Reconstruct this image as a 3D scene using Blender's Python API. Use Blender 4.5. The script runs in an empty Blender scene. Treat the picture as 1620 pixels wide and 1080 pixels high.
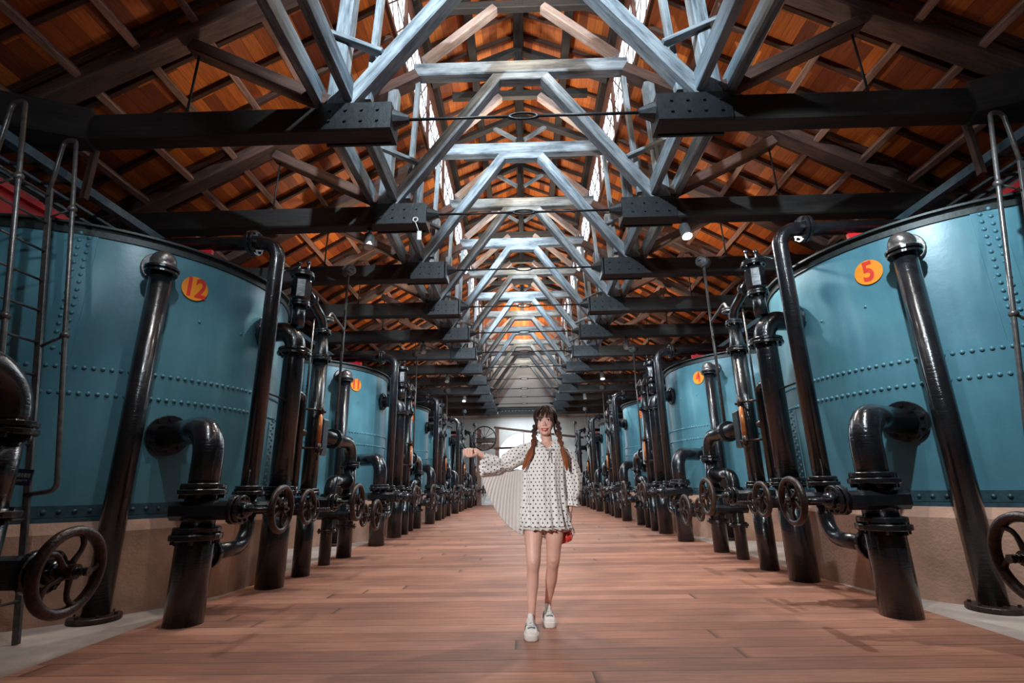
import bpy, math, random
from mathutils import Vector, Matrix

sc = bpy.context.scene
COL = sc.collection
PI = math.pi
rnd = random.Random(7)
V = Vector

# ------------------------------------------------------------------ camera
F_PX, PITCH, YAW, ROLL = 789.73, .2807, .0196, .0167
cd = bpy.data.cameras.new('camera'); cam = bpy.data.objects.new('camera', cd); COL.objects.link(cam)
cd.sensor_width = 36.0; cd.lens = F_PX / 1620 * 36.0; cd.clip_start = .05; cd.clip_end = 300
_x = V((math.cos(YAW), math.sin(YAW), 0)); _f = V((-math.sin(YAW), math.cos(YAW), 0)); _z = V((0, 0, 1))
_F = _f * math.cos(PITCH) + _z * math.sin(PITCH)
_Y = _z * math.cos(PITCH) - _f * math.sin(PITCH)
_R = _x * math.cos(ROLL) - _Y * math.sin(ROLL)
_U = _x * math.sin(ROLL) + _Y * math.cos(ROLL)
M4 = Matrix((_R, _U, -_F)).transposed().to_4x4(); M4.translation = V((-.08, 0, 1.03))
cam.matrix_world = M4
sc.camera = cam
# ------------------------------------------------------------------ world, exposure
w = bpy.data.worlds.new('world'); sc.world = w; w.use_nodes = True
w.node_tree.nodes['Background'].inputs[0].default_value = (.80, .90, 1, 1)
w.node_tree.nodes['Background'].inputs[1].default_value = 2.4
sc.view_settings.view_transform = 'Standard'; sc.view_settings.look = 'None'
sc.view_settings.exposure = 0.35; sc.view_settings.gamma = 1.0; sc.view_settings.use_curve_mapping = False

# ------------------------------------------------------------------ main lights
def light(name, kind, loc, energy, color, target=None, size=.1, angle=60, blend=.4, shape=None, size_y=None):
    d = bpy.data.lights.new(name, kind); d.energy = energy; d.color = color
    if kind == 'AREA':
        d.size = size
        if size_y: d.shape = 'RECTANGLE'; d.size_y = size_y
    else: d.shadow_soft_size = size
    if kind == 'SPOT': d.spot_size = math.radians(angle); d.spot_blend = blend
    o = bpy.data.objects.new(name, d); COL.objects.link(o); o.location = loc
    if target is not None:
        o.rotation_euler = (V(target) - V(loc)).to_track_quat('-Z', 'Y').to_euler()
    return o
COOL = (.78, .92, 1.0); WARM = (1.0, .80, .60); NEUT = (1, .95, .9)
# strobe head standing behind and left of the photographer; unseen spots high along the nave, farther ones added
light('key_strobe', 'SPOT', (-1.7, -.6, 2.1), 620, (1, .97, .94), (.05, 4.2, .9), .12, 34, .9)
for y, e in ((1.2, 1500), (6.9, 380), (11.2, 380), (15.4, 380), (19.6, 110)):
    light('nave_spot', 'SPOT', (-.5, y, 7.15), e, COOL, (.1, y + 7, 6.9), .05, 100, .6)
# unseen up-lights added without fixtures to wash the boarded roof
for i in range(0, 13, 2):
    y = 4.66 + 2.073 * i + 1.0
    for s in (-1, 1):
        light('roof_fill', 'SPOT', (s * 2.9, y, 5.0), 100 if i else 26, (1, .78, .56), (s * 3.6, y + .2, 9), .12, 150, .6)
    light('monitor_fill', 'POINT', (0, y, 8.3), 95, (1, .82, .60), None, .2)  # added point light inside the raised roof, no fixture
light('partition_fill', 'POINT', (0, 22.7, 9.35), 75, (1, .84, .66), None, .2)  # added light without a lamp, brightens the orange partition boards
# area fill added over the aisle, no fixtures there
for y in (9.5, 16, 23, 28.6):
    light('aisle_fill', 'AREA', (0, y, 5.0), 95 if y < 28 else 95, COOL, (0, y, 0), 2.6, size_y=2.0)

# ------------------------------------------------------------------ materials
def mat(name): 
    m = bpy.data.materials.new(name); m.use_nodes = True
    nt = m.node_tree; b = nt.nodes['Principled BSDF']; return m, nt, b
def N(nt, t, **k):
    n = nt.nodes.new(t)
    for a, v in k.items():
        if a.startswith('i_'): n.inputs[a[2:].replace('_', ' ')].default_value = v
        else: setattr(n, a, v)
    return n
def ramp(nt, fac, stops):
    r = nt.nodes.new('ShaderNodeValToRGB'); e = r.color_ramp.elements
    e[0].position, e[0].color = stops[0][0], (*stops[0][1], 1)
    e[1].position, e[1].color = stops[-1][0], (*stops[-1][1], 1)
    for p, c in stops[1:-1]:
        x = e.new(p); x.color = (*c, 1)
    nt.links.new(fac, r.inputs[0]); return r.outputs[0]
def coords(nt, scale=(1, 1, 1), kind='Object', loc=(0, 0, 0)):
    tc = nt.nodes.new('ShaderNodeTexCoord'); mp = nt.nodes.new('ShaderNodeMapping')
    mp.inputs['Scale'].default_value = scale; mp.inputs['Location'].default_value = loc
    nt.links.new(tc.outputs[kind], mp.inputs[0]); return mp.outputs[0]
def noise(nt, vec, scale, detail=4, rough=.6):
    n = N(nt, 'ShaderNodeTexNoise'); n.inputs['Scale'].default_value = scale; n.inputs['Detail'].default_value = detail
    n.inputs['Roughness'].default_value = rough; nt.links.new(vec, n.inputs['Vector']); return n.outputs['Fac']
def bump(nt, b, h, strength=.3, dist=.01):
    n = nt.nodes.new('ShaderNodeBump'); n.inputs['Strength'].default_value = strength; n.inputs['Distance'].default_value = dist
    nt.links.new(h, n.inputs['Height']); nt.links.new(n.outputs[0], b.inputs['Normal'])
def simple(name, col, rough=.5, metal=0, nscale=8, var=.25, bmp=.15, bs=30, stretch=(1, 1, 1), coat=0, spec=None):
    m, nt, b = mat(name)
    v = coords(nt, stretch)
    f = noise(nt, v, nscale)
    lo = tuple(c * (1 - var) for c in col); hi = tuple(min(1, c * (1 + var)) for c in col)
    nt.links.new(ramp(nt, f, [(.3, lo), (.7, hi)]), b.inputs['Base Color'])
    b.inputs['Roughness'].default_value = rough; b.inputs['Metallic'].default_value = metal
    b.inputs['Coat Weight'].default_value = coat
    if spec is not None: b.inputs['Specular IOR Level'].default_value = spec
    if bmp: bump(nt, b, noise(nt, v, bs, 3), bmp, .01)
    return m
def wood(name, c1, c2, rough=.65, along='x', pos=None):
    m, nt, b = mat(name)
    at_ = N(nt, 'ShaderNodeAttribute', attribute_name='wv')
    def sc3(v3):
        mp = nt.nodes.new('ShaderNodeMapping'); mp.inputs['Scale'].default_value = v3; nt.links.new(at_.outputs['Vector'], mp.inputs[0]); return mp.outputs[0]
    f = noise(nt, sc3((1.2, 16, 16)), 1.6, 6, .7)
    g = noise(nt, sc3((1, 3, 3)), 1.3, 4)
    mx = N(nt, 'ShaderNodeMath', operation='ADD'); nt.links.new(f, mx.inputs[0]); nt.links.new(g, mx.inputs[1])
    ml = N(nt, 'ShaderNodeMath', operation='MULTIPLY'); nt.links.new(mx.outputs[0], ml.inputs[0]); ml.inputs[1].default_value = .5
    nt.links.new(ramp(nt, ml.outputs[0], [(.38, c1), (.60, c2)]), b.inputs['Base Color'])
    b.inputs['Roughness'].default_value = rough
    bump(nt, b, f, .35, .01); return m

def tank_paint():
    m, nt, b = mat('blue_tank_paint')
    v = coords(nt, (3, 3, .35)); f = noise(nt, v, 1.3, 4)
    v2 = coords(nt, (1, 1, 1)); g = noise(nt, v2, 1.6, 5)
    a = N(nt, 'ShaderNodeMath', operation='ADD'); nt.links.new(f, a.inputs[0]); nt.links.new(g, a.inputs[1])
    h = N(nt, 'ShaderNodeMath', operation='MULTIPLY'); nt.links.new(a.outputs[0], h.inputs[0]); h.inputs[1].default_value = .5
    nt.links.new(ramp(nt, h.outputs[0], [(.35, (.060, .175, .225)), (.55, (.090, .235, .295)), (.72, (.150, .315, .370))]), b.inputs['Base Color'])
    b.inputs['Roughness'].default_value = .35
    bump(nt, b, noise(nt, coords(nt, (1, 1, 1)), 5, 5), .25, .012); return m
TANK = tank_paint()
def black_paint():
    m, nt, b = mat('black_gloss_paint')
    v = coords(nt, (1, 1, 1)); f = noise(nt, v, 6, 4)
    nt.links.new(ramp(nt, f, [(.35, (.006, .007, .009)), (.75, (.018, .018, .020))]), b.inputs['Base Color'])
    b.inputs['Roughness'].default_value = .20; b.inputs['Coat Weight'].default_value = .4; b.inputs['Coat Roughness'].default_value = .10
    bump(nt, b, noise(nt, coords(nt, (9, 9, 75)), 1.0, 3, .6), .85, .005); return m
BLACK = black_paint()
RUSTY = simple('worn_black_iron', (.045, .026, .020), .38, .3, 22, .6, .5, 45)
RIMM = simple('dark_green_iron', (.028, .036, .036), .5, .2, 12, .3, .3)
ANGLEM = simple('blue_black_iron', (.040, .088, .110), .42, .2, 12, .3, .3)
STEELP = simple('dull_steel_pipe', (.13, .12, .115), .35, .6, 20, .3, .2)
BLUEST = simple('blue_grey_steel', (.07, .14, .19), .45, .2, 8, .3, .2)
RED = simple('red_paint', (.62, .018, .022), .45, 0, 6, .15, .1)
ORANGE = simple('orange_paint', (.85, .27, .012), .5, 0, 6, .08, .05)
REDNUM = simple('red_number_paint', (.66, .035, .02), .5, 0, 6, .1, 0)
CONC = simple('plinth_concrete', (.46, .265, .185), .85, 0, 2.2, .3, .5, 40)
CONCF = simple('floor_concrete', (.42, .33, .28), .85, 0, 2.5, .25, .5, 50)
PLASTER = simple('white_plaster', (.62, .60, .57), .9, 0, .9, .12, .2, 30)
DKWALL = simple('dim_plaster', (.30, .27, .25), .9, 0, .9, .2, .2, 30)
TIMBERX = wood('dark_tarred_timber', (.010, .010, .011), (.034, .030, .028), .7, 'x')
STRUTM = wood('blue_grey_timber', (.055, .075, .095), (.32, .37, .41), .6, 'x')
RAFT = wood('brown_rafter_timber', (.035, .018, .014), (.13, .070, .055), .7, 'x')
STRING = wood('weathered_stringer_timber', (.035, .055, .075), (.26, .34, .40), .6, 'y')
PURL = wood('brown_purlin_timber', (.10, .050, .035), (.36, .20, .15), .7, 'y')
DPURL = wood('dark_purlin_timber', (.012, .010, .009), (.030, .024, .022), .7, 'y')
FRAMEM = wood('red_brown_window_timber', (.05, .018, .010), (.17, .065, .038), .6, 'y')
CRAFT = wood('dark_common_rafter_timber', (.030, .012, .008), (.085, .035, .022), .75, 'x')
BRONZE = simple('orange_gauge_glass', (.55, .17, .05), .25, .3, 12, .3, .05)
CLOTHBELT = simple('leather_belt', (.075, .036, .024), .7)
WHITEP = simple('white_painted_board', (.75, .76, .76), .6)
GREYC = simple('grey_cast_iron', (.16, .165, .17), .4, .5, 18, .3, .2)
SHOEM = simple('cast_iron_shoe', (.022, .027, .031), .45, .4, 16, .3, .3)
SIGNB = simple('navy_sign', (.010, .016, .045), .5, 0, 5, .1, 0)
SIGNW = simple('white_lettering', (.6, .6, .62), .6, 0, 5, .05, 0)
GROUND = simple('outdoor_paving', (.55, .53, .5), .9)

def boards():
    m, nt, b = mat('orange_roof_boards')
    tc = N(nt, 'ShaderNodeTexCoord'); sx = N(nt, 'ShaderNodeSeparateXYZ'); nt.links.new(tc.outputs['Object'], sx.inputs[0])
    # boards run along y; board index from x, board length joints along y
    dx = N(nt, 'ShaderNodeMath', operation='DIVIDE'); nt.links.new(sx.outputs[0], dx.inputs[0]); dx.inputs[1].default_value = .155
    fl = N(nt, 'ShaderNodeMath', operation='FLOOR'); nt.links.new(dx.outputs[0], fl.inputs[0])
    fr = N(nt, 'ShaderNodeMath', operation='FRACT'); nt.links.new(dx.outputs[0], fr.inputs[0])
    dy = N(nt, 'ShaderNodeMath', operation='DIVIDE'); nt.links.new(sx.outputs[1], dy.inputs[0]); dy.inputs[1].default_value = 1.0366
    st = N(nt, 'ShaderNodeMath', operation='MULTIPLY_ADD'); nt.links.new(fl.outputs[0], st.inputs[0]); st.inputs[1].default_value = .5; nt.links.new(dy.outputs[0], st.inputs[2])
    fy = N(nt, 'ShaderNodeMath', operation='FLOOR'); nt.links.new(st.outputs[0], fy.inputs[0])
    cb = N(nt, 'ShaderNodeCombineXYZ'); nt.links.new(fl.outputs[0], cb.inputs[0]); nt.links.new(fy.outputs[0], cb.inputs[1])
    wn = N(nt, 'ShaderNodeTexWhiteNoise', noise_dimensions='2D'); nt.links.new(cb.outputs[0], wn.inputs['Vector'])
    c = ramp(nt, wn.outputs['Value'], [(0, (.22, .045, .012)), (.5, (.52, .125, .020)), (1, (.80, .225, .034))])
    g = noise(nt, coords(nt, (18, 1, 1)), 3, 6)
    g2 = ramp(nt, g, [(.3, (.62, .62, .62)), (.7, (1.1, 1.1, 1.1))])
    mx = N(nt, 'ShaderNodeMix', data_type='RGBA', blend_type='MULTIPLY'); mx.inputs[0].default_value = 1
    nt.links.new(c, mx.inputs[6]); nt.links.new(g2, mx.inputs[7])
    # gap between boards
    gp = ramp(nt, fr.outputs[0], [(0, (.12, .12, .12)), (.05, (1, 1, 1)), (1, (1, 1, 1))])
    m2 = N(nt, 'ShaderNodeMix', data_type='RGBA', blend_type='MULTIPLY'); m2.inputs[0].default_value = 1
    nt.links.new(mx.outputs[2], m2.inputs[6]); nt.links.new(gp, m2.inputs[7])
    nt.links.new(m2.outputs[2], b.inputs['Base Color']); b.inputs['Roughness'].default_value = .6
    bump(nt, b, fr.outputs[0], .2, .01); return m
BOARDS = boards()
def deck():
    m, nt, b = mat('timber_deck')
    tc = N(nt, 'ShaderNodeTexCoord'); sx = N(nt, 'ShaderNodeSeparateXYZ'); nt.links.new(tc.outputs['Object'], sx.inputs[0])
    dx = N(nt, 'ShaderNodeMath', operation='DIVIDE'); nt.links.new(sx.outputs[1], dx.inputs[0]); dx.inputs[1].default_value = .205
    fl = N(nt, 'ShaderNodeMath', operation='FLOOR'); nt.links.new(dx.outputs[0], fl.inputs[0])
    fr = N(nt, 'ShaderNodeMath', operation='FRACT'); nt.links.new(dx.outputs[0], fr.inputs[0])
    # joints along x, shifted by plank
    wn0 = N(nt, 'ShaderNodeTexWhiteNoise', noise_dimensions='1D'); nt.links.new(fl.outputs[0], wn0.inputs['W'])
    sh = N(nt, 'ShaderNodeMath', operation='MULTIPLY_ADD'); nt.links.new(sx.outputs[0], sh.inputs[0]); sh.inputs[1].default_value = .14; nt.links.new(wn0.outputs['Value'], sh.inputs[2])
    fx = N(nt, 'ShaderNodeMath', operation='FLOOR'); nt.links.new(sh.outputs[0], fx.inputs[0])
    fxr = N(nt, 'ShaderNodeMath', operation='FRACT'); nt.links.new(sh.outputs[0], fxr.inputs[0])
    cb = N(nt, 'ShaderNodeCombineXYZ'); nt.links.new(fl.outputs[0], cb.inputs[0]); nt.links.new(fx.outputs[0], cb.inputs[1])
    wn = N(nt, 'ShaderNodeTexWhiteNoise', noise_dimensions='2D'); nt.links.new(cb.outputs[0], wn.inputs['Vector'])
    c = ramp(nt, wn.outputs['Value'], [(0, (.29, .125, .078)), (.5, (.39, .168, .104)), (1, (.49, .230, .150))])
    g = noise(nt, coords(nt, (1, 22, 1)), 2.2, 7, .7)
    g2 = ramp(nt, g, [(.25, (.5, .48, .46)), (.5, (.95, .93, .9)), (.75, (1.35, 1.3, 1.25))])
    mx = N(nt, 'ShaderNodeMix', data_type='RGBA', blend_type='MULTIPLY'); mx.inputs[0].default_value = 1
    nt.links.new(c, mx.inputs[6]); nt.links.new(g2, mx.inputs[7])
    st = noise(nt, coords(nt, (1, 1.6, 1)), .9, 5)
    s2 = ramp(nt, st, [(.3, (.58, .55, .56)), (.65, (1.2, 1.2, 1.22))])
    m1 = N(nt, 'ShaderNodeMix', data_type='RGBA', blend_type='MULTIPLY'); m1.inputs[0].default_value = .8
    nt.links.new(mx.outputs[2], m1.inputs[6]); nt.links.new(s2, m1.inputs[7])
    gp = ramp(nt, fr.outputs[0], [(0, (.03, .03, .03)), (.06, (1, 1, 1)), (1, (1, 1, 1))])
    gx = ramp(nt, fxr.outputs[0], [(0, (.2, .2, .2)), (.006, (1, 1, 1)), (1, (1, 1, 1))])
    m2 = N(nt, 'ShaderNodeMix', data_type='RGBA', blend_type='MULTIPLY'); m2.inputs[0].default_value = 1
    nt.links.new(m1.outputs[2], m2.inputs[6]); nt.links.new(gp, m2.inputs[7])
    m3 = N(nt, 'ShaderNodeMix', data_type='RGBA', blend_type='MULTIPLY'); m3.inputs[0].default_value = 1
    nt.links.new(m2.outputs[2], m3.inputs[6]); nt.links.new(gx, m3.inputs[7])
    nt.links.new(m3.outputs[2], b.inputs['Base Color']); b.inputs['Roughness'].default_value = .62
    bump(nt, b, g, .4, .004); return m
DECK = deck()
def emis(name, col, s):
    m, nt, b = mat(name); b.inputs['Base Color'].default_value = (*col, 1)
    b.inputs['Emission Color'].default_value = (*col, 1); b.inputs['Emission Strength'].default_value = s; return m
LAMPON = emis('lamp_lens_lit', (1, .96, .9), 14)
LAMPOFF = simple('lamp_lens_unlit', (.55, .53, .48), .25, 0, 8, .1, 0)
def glass():
    m, nt, b = mat('window_glass'); nt.nodes.remove(b)
    t = N(nt, 'ShaderNodeBsdfTransparent'); g = N(nt, 'ShaderNodeBsdfGlossy'); g.inputs['Roughness'].default_value = .1
    mx = N(nt, 'ShaderNodeMixShader'); mx.inputs[0].default_value = .08
    nt.links.new(t.outputs[0], mx.inputs[1]); nt.links.new(g.outputs[0], mx.inputs[2])
    nt.links.new(mx.outputs[0], nt.nodes['Material Output'].inputs[0]); return m
GLASS = glass()

# ------------------------------------------------------------------ mesh builder
class MB:
    def __init__(s): s.v = []; s.f = []; s.sm = []; s.w = {}
    def add(s, vs, fs, smooth=False):
        b = len(s.v); s.v.extend([tuple(p) for p in vs])
        s.f.extend([tuple(i + b for i in f) for f in fs]); s.sm.extend([smooth] * len(fs)); return s
    def box(s, a, b):
        x0, y0, z0 = a; x1, y1, z1 = b
        if x0 > x1: x0, x1 = x1, x0
        if y0 > y1: y0, y1 = y1, y0
        if z0 > z1: z0, z1 = z1, z0
        vs = [(x0, y0, z0), (x1, y0, z0), (x1, y1, z0), (x0, y1, z0), (x0, y0, z1), (x1, y0, z1), (x1, y1, z1), (x0, y1, z1)]
        return s.add(vs, [(0, 3, 2, 1), (4, 5, 6, 7), (0, 1, 5, 4), (1, 2, 6, 5), (2, 3, 7, 6), (3, 0, 4, 7)])
    def beam(s, p, q, wd, ht, up=(0, 0, 1), c=.0):
        p, q = V(p), V(q); d = (q - p).normalized(); u = V(up); sd = d.cross(u)
        if sd.length < 1e-4: sd = d.cross(V((0, 1, 0)))
        sd.normalize(); u = sd.cross(d).normalized()
        c = c or min(wd, ht) * .08
        prof = []
        for (a, b, da, db) in ((-1, -1, 1, 0), (1, -1, -1, 0), (1, -1, 0, 1), (1, 1, 0, -1), (1, 1, -1, 0), (-1, 1, 1, 0), (-1, 1, 0, -1), (-1, -1, 0, 1)):
            prof.append((a * wd / 2 + da * c, b * ht / 2 + db * c))
        vs = [p + sd * a + u * b for a, b in prof] + [q + sd * a + u * b for a, b in prof]
        n = 8; fs = [(i, (i + 1) % n, n + (i + 1) % n, n + i) for i in range(n)]
        o0 = V((rnd.uniform(0, 40), rnd.uniform(0, 40), 0)); b0 = len(s.v); L = (q - p).length
        for e, l in ((0, 0), (8, L)):
            for i, (a, b) in enumerate(prof): s.w[b0 + e + i] = (l + o0.x, a + o0.y, b)
        fs += [tuple(range(n - 1, -1, -1)), tuple(range(n, 2 * n))]
        return s.add(vs, fs)
    def tube(s, pts, r, n=14, cap=True, smooth=True):
        pts = [V(p) for p in pts]; k = len(pts)
        rs = r if isinstance(r, (list, tuple)) else [r] * k
        t0 = (pts[1] - pts[0]).normalized(); a = t0.orthogonal().normalized()
        vs = []
        for i in range(k):
            t = (pts[min(i + 1, k - 1)] - pts[max(i - 1, 0)])
            if t.length < 1e-9: t = t0
            t = t.normalized(); a = (a - t * a.dot(t)); a = a.normalized() if a.length > 1e-6 else t.orthogonal().normalized()
            b = t.cross(a)
            for j in range(n):
                th = 2 * PI * j / n; vs.append(pts[i] + (a * math.cos(th) + b * math.sin(th)) * rs[i])
        fs = [(i * n + j, i * n + (j + 1) % n, (i + 1) * n + (j + 1) % n, (i + 1) * n + j) for i in range(k - 1) for j in range(n)]
        s.add(vs, fs, smooth)
        if cap:
            b = len(s.v) - len(vs)
            s.f.append(tuple(b + j for j in range(n - 1, -1, -1))); s.sm.append(False)
            s.f.append(tuple(b + (k - 1) * n + j for j in range(n))); s.sm.append(False)
        return s
    def pipe(s, pts, r, bend=.2, n=16, seg=8):
        pts = [V(p) for p in pts]; out = [pts[0]]
        for i in range(1, len(pts) - 1):
            a, b, c = pts[i - 1], pts[i], pts[i + 1]
            d1 = (a - b).normalized(); d2 = (c - b).normalized(); ang = d1.angle(d2)
            L = min(bend / math.tan(ang / 2) if ang > .01 else 0, (a - b).length * .98, (c - b).length * .98)
            p, q = b + d1 * L, b + d2 * L; R = L * math.tan(ang / 2)
            cc = b + (d1 + d2).normalized() * math.sqrt(L * L + R * R)
            u = (p - cc); v_ = (q - cc); tot = u.angle(v_); ax = u.cross(v_).normalized()
            for j in range(seg + 1):
                out.append(cc + Matrix.Rotation(tot * j / seg, 3, ax) @ u)
        out.append(pts[-1])
        o2 = [out[0]]
        for p in out[1:]:
            if (p - o2[-1]).length > 1e-5: o2.append(p)
        return s.tube(o2, r, n)
    def disc(s, p, d, r, th, n=24):
        p = V(p); d = V(d).normalized(); e = th * .15
        return s.tube([p - d * th / 2, p - d * (th / 2 - e), p + d * (th / 2 - e), p + d * th / 2], [r - e, r, r, r - e], n, True, False)
    def flange(s, p, d, r, th=.05, bolts=8, br=.014, n=24, rim=.8):
        s.disc(p, d, r, th, n); p = V(p); d = V(d).normalized(); a = d.orthogonal().normalized(); b = d.cross(a)
        for k in range(bolts):
            t = 2 * PI * (k + .5) / bolts; q = p + (a * math.cos(t) + b * math.sin(t)) * r * rim
            s.tube([q - d * (th / 2 + br * 1.3), q + d * (th / 2 + br * 1.3)], br, 6, True, False)
        return s
    def ball(s, c, r, n=12, m=8, sc3=(1, 1, 1), half=False, axis=None):
        c = V(c); vs = []; fs = []
        rot = V((0, 0, 1)).rotation_difference(V(axis)).to_matrix() if axis is not None else None
        m0 = 0
        top = m // 2 if half else m
        for i in range(top + 1):
            ph = PI * i / m
            for j in range(n):
                t = 2 * PI * j / n
                p = V((math.sin(ph) * math.cos(t) * sc3[0], math.sin(ph) * math.sin(t) * sc3[1], math.cos(ph) * sc3[2])) * r
                if rot: p = rot @ p
                vs.append(c + p)
        for i in range(top):
            for j in range(n): fs.append((i * n + j, (i + 1) * n + j, (i + 1) * n + (j + 1) % n, i * n + (j + 1) % n))
        return s.add(vs, fs, True)
    def torus(s, c, ax, R, r, n=36, m=10, sq=1.0):
        c = V(c); ax = V(ax).normalized(); a = ax.orthogonal().normalized(); b = ax.cross(a); vs = []; fs = []
        for i in range(n):
            t = 2 * PI * i / n; rd = a * math.cos(t) + b * math.sin(t)
            for j in range(m):
                q = 2 * PI * j / m; vs.append(c + rd * (R + r * math.cos(q)) + ax * r * sq * math.sin(q))
        for i in range(n):
            for j in range(m): fs.append((i * m + j, ((i + 1) % n) * m + j, ((i + 1) % n) * m + (j + 1) % m, i * m + (j + 1) % m))
        return s.add(vs, fs, True)
    def wheel(s, c, ax, R, r=None, spokes=5):
        c = V(c); ax = V(ax).normalized(); r = r or R * .12
        s.torus(c, ax, R - r, r, 40, 10, 1.15)
        s.tube([c - ax * r * 1.6, c + ax * r * 1.6], R * .17, 14, True, False)
        s.tube([c - ax * r * 2.6, c + ax * r * 2.6], R * .07, 6, True, False)
        a = ax.orthogonal().normalized(); b = ax.cross(a)
        for k in range(spokes):
            t0 = 2 * PI * k / spokes; pts = []; rs = []
            for i in range(7):
                u = i / 6; rr = R * .1 + (R - r - R * .1) * u; t = t0 + .42 * math.sin(u * PI) * .8
                pts.append(c + (a * math.cos(t) + b * math.sin(t)) * rr - ax * 0.0); rs.append(R * (.085 - .03 * math.sin(u * PI)))
            s.tube(pts, rs, 8)
        return s
    def build(s, name, m, parent=None, bevel=0, label=None):
        me = bpy.data.meshes.new(name); me.from_pydata(s.v, [], s.f)
        me.polygons.foreach_set('use_smooth', s.sm); 
        for mm in (m if isinstance(m, (list, tuple)) else [m]): me.materials.append(mm)
        me.update()
        if s.w:
            a = me.attributes.new('wv', 'FLOAT_VECTOR', 'POINT'); a.data.foreach_set('vector', [c for i in range(len(s.v)) for c in s.w.get(i, s.v[i])])
        o = bpy.data.objects.new(name, me); COL.objects.link(o)
        if parent is not None: o.parent = parent
        if bevel:
            bv = o.modifiers.new('bevel', 'BEVEL'); bv.width = bevel; bv.segments = 2; bv.limit_method = 'ANGLE'
        if label: o['label'] = label
        return o
def tag(o, label, cat, group=None):
    o['label'] = label; o['category'] = cat
    if group: o['group'] = group
    return o
def thing(name, label, cat, loc=(0, 0, 0), group=None, rot=(0, 0, 0)):
    o = bpy.data.objects.new(name, None); COL.objects.link(o); o.location = loc; o.rotation_euler = rot; o.empty_display_size = .2
    return tag(o, label, cat, group)
def struct(o): o['kind'] = 'structure'; return o
def dup(root, loc, label):
    r = root.copy(); COL.objects.link(r); r.location = loc; r['label'] = label
    for ch in list(root.children):
        c = ch.copy(); COL.objects.link(c); c.parent = r
        for g in list(ch.children):
            d = g.copy(); COL.objects.link(d); d.parent = c
    return r
ORD = ['first', 'second', 'third', 'fourth', 'fifth', 'sixth', 'seventh', 'eighth', 'ninth', 'tenth', 'eleventh', 'twelfth', 'thirteenth']

# ------------------------------------------------------------------ setting
YB = 30.2; YF = -3.0; XW = 7.75
S_ = .60
def zr(x): return 5.30 + S_ * (6.2 - abs(x))       # underside of main roof boards
zE = 9.62; SM = .44
def zm(x): return 10.62 - SM * abs(x)               # underside of monitor boards
b = MB().box((-3.16, YF, -.2), (3.16, YB, 0)); struct(b.build('floor', DECK))
for s in (-1, 1):
    b = MB().box((s * 3.16, YF, -.2), (s * XW, YB, -.004)); struct(b.build('floor', CONCF))
def wall(name, a, b_, m): return struct(MB().box(a, b_).build(name, m))
wall('wall_left', (-XW - .3, YF, -.2), (-XW, YB, zr(XW) + .1), DKWALL)
wall('wall_right', (XW, YF, -.2), (XW + .3, YB, zr(XW) + .1), DKWALL)
wall('wall_front', (-XW - .3, YF - .3, -.2), (XW + .3, YF, 11), DKWALL)
# far gable wall with an arched opening
def arch_wall():
    hw, sp, n = 1.55, 2.55, 16; cx = -.08
    arc = [(cx + hw * math.cos(PI - PI * i / n), sp + hw * math.sin(PI - PI * i / n)) for i in range(n + 1)]
    out = [(-XW, -.2), (cx - hw, -.2)] ; mb = MB()
    for y0, flip in ((YB, False), (YB + .35, True)):
        pass
    def quad(pts): 
        k = len(pts); vs = [(x, YB, z) for x, z in pts] + [(x, YB + .35, z) for x, z in pts]
        fs = [tuple(range(k)), tuple(range(2 * k - 1, k - 1, -1))] + [(i, i + k, (i + 1) % k + k, (i + 1) % k) for i in range(k)]
        mb.add(vs, fs)
    quad([(-XW, -.2), (cx - hw, -.2), (cx - hw, 11), (-XW, 11)])
    quad([(cx + hw, -.2), (XW, -.2), (XW, 11), (cx + hw, 11)])
    for i in range(n):
        quad([arc[i], arc[i + 1], (arc[i + 1][0], 11), (arc[i][0], 11)])
    return mb
struct(arch_wall().build('wall_back', PLASTER))
# gable of the monitor is boarded orange at its top
gb = MB(); gb.add([(-1.93, 23.52, 7.87), (1.93, 23.52, 7.87), (1.93, 23.52, zm(1.93)), (0, 23.52, zm(0)), (-1.93, 23.52, zm(1.93)), (-1.93, 23.60, 7.87), (1.93, 23.60, 7.87), (1.93, 23.60, zm(1.93)), (0, 23.60, zm(0)), (-1.93, 23.60, zm(1.93))], [(4, 3, 2, 1, 0), (5, 6, 7, 8, 9), (0, 1, 6, 5), (1, 2, 7, 6), (2, 3, 8, 7), (3, 4, 9, 8), (4, 0, 5, 9)]); struct(gb.build('trim_1', BOARDS))
dj = MB(); cx = -.08
dj.box((cx - 1.55, YB + .12, 2.50), (cx + 1.55, YB + .2, 2.62)); dj.box((cx - .04, YB + .12, 0), (cx + .04, YB + .2, 2.5))
for a in (-1.55, -.8, .72, 1.47): dj.box((cx + a, YB + .12, 0), (cx + a + .08, YB + .2, 2.5))
dj.box((cx - 1.55, YB + .12, 0), (cx + 1.55, YB + .2, .15)); dj.box((cx - .03, YB + .12, 2.6), (cx + .03, YB + .2, 4.08))
d1 = struct(dj.build('door_1', FRAMEM))
g = MB().box((cx - 1.5, YB + .15, .1), (cx + 1.5, YB + .16, 2.5)); g.build('pane', GLASS, d1)
struct(MB().box((-14, YB + .36, -.3), (14, YB + 40, -.2)).build('ground', GROUND))

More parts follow.
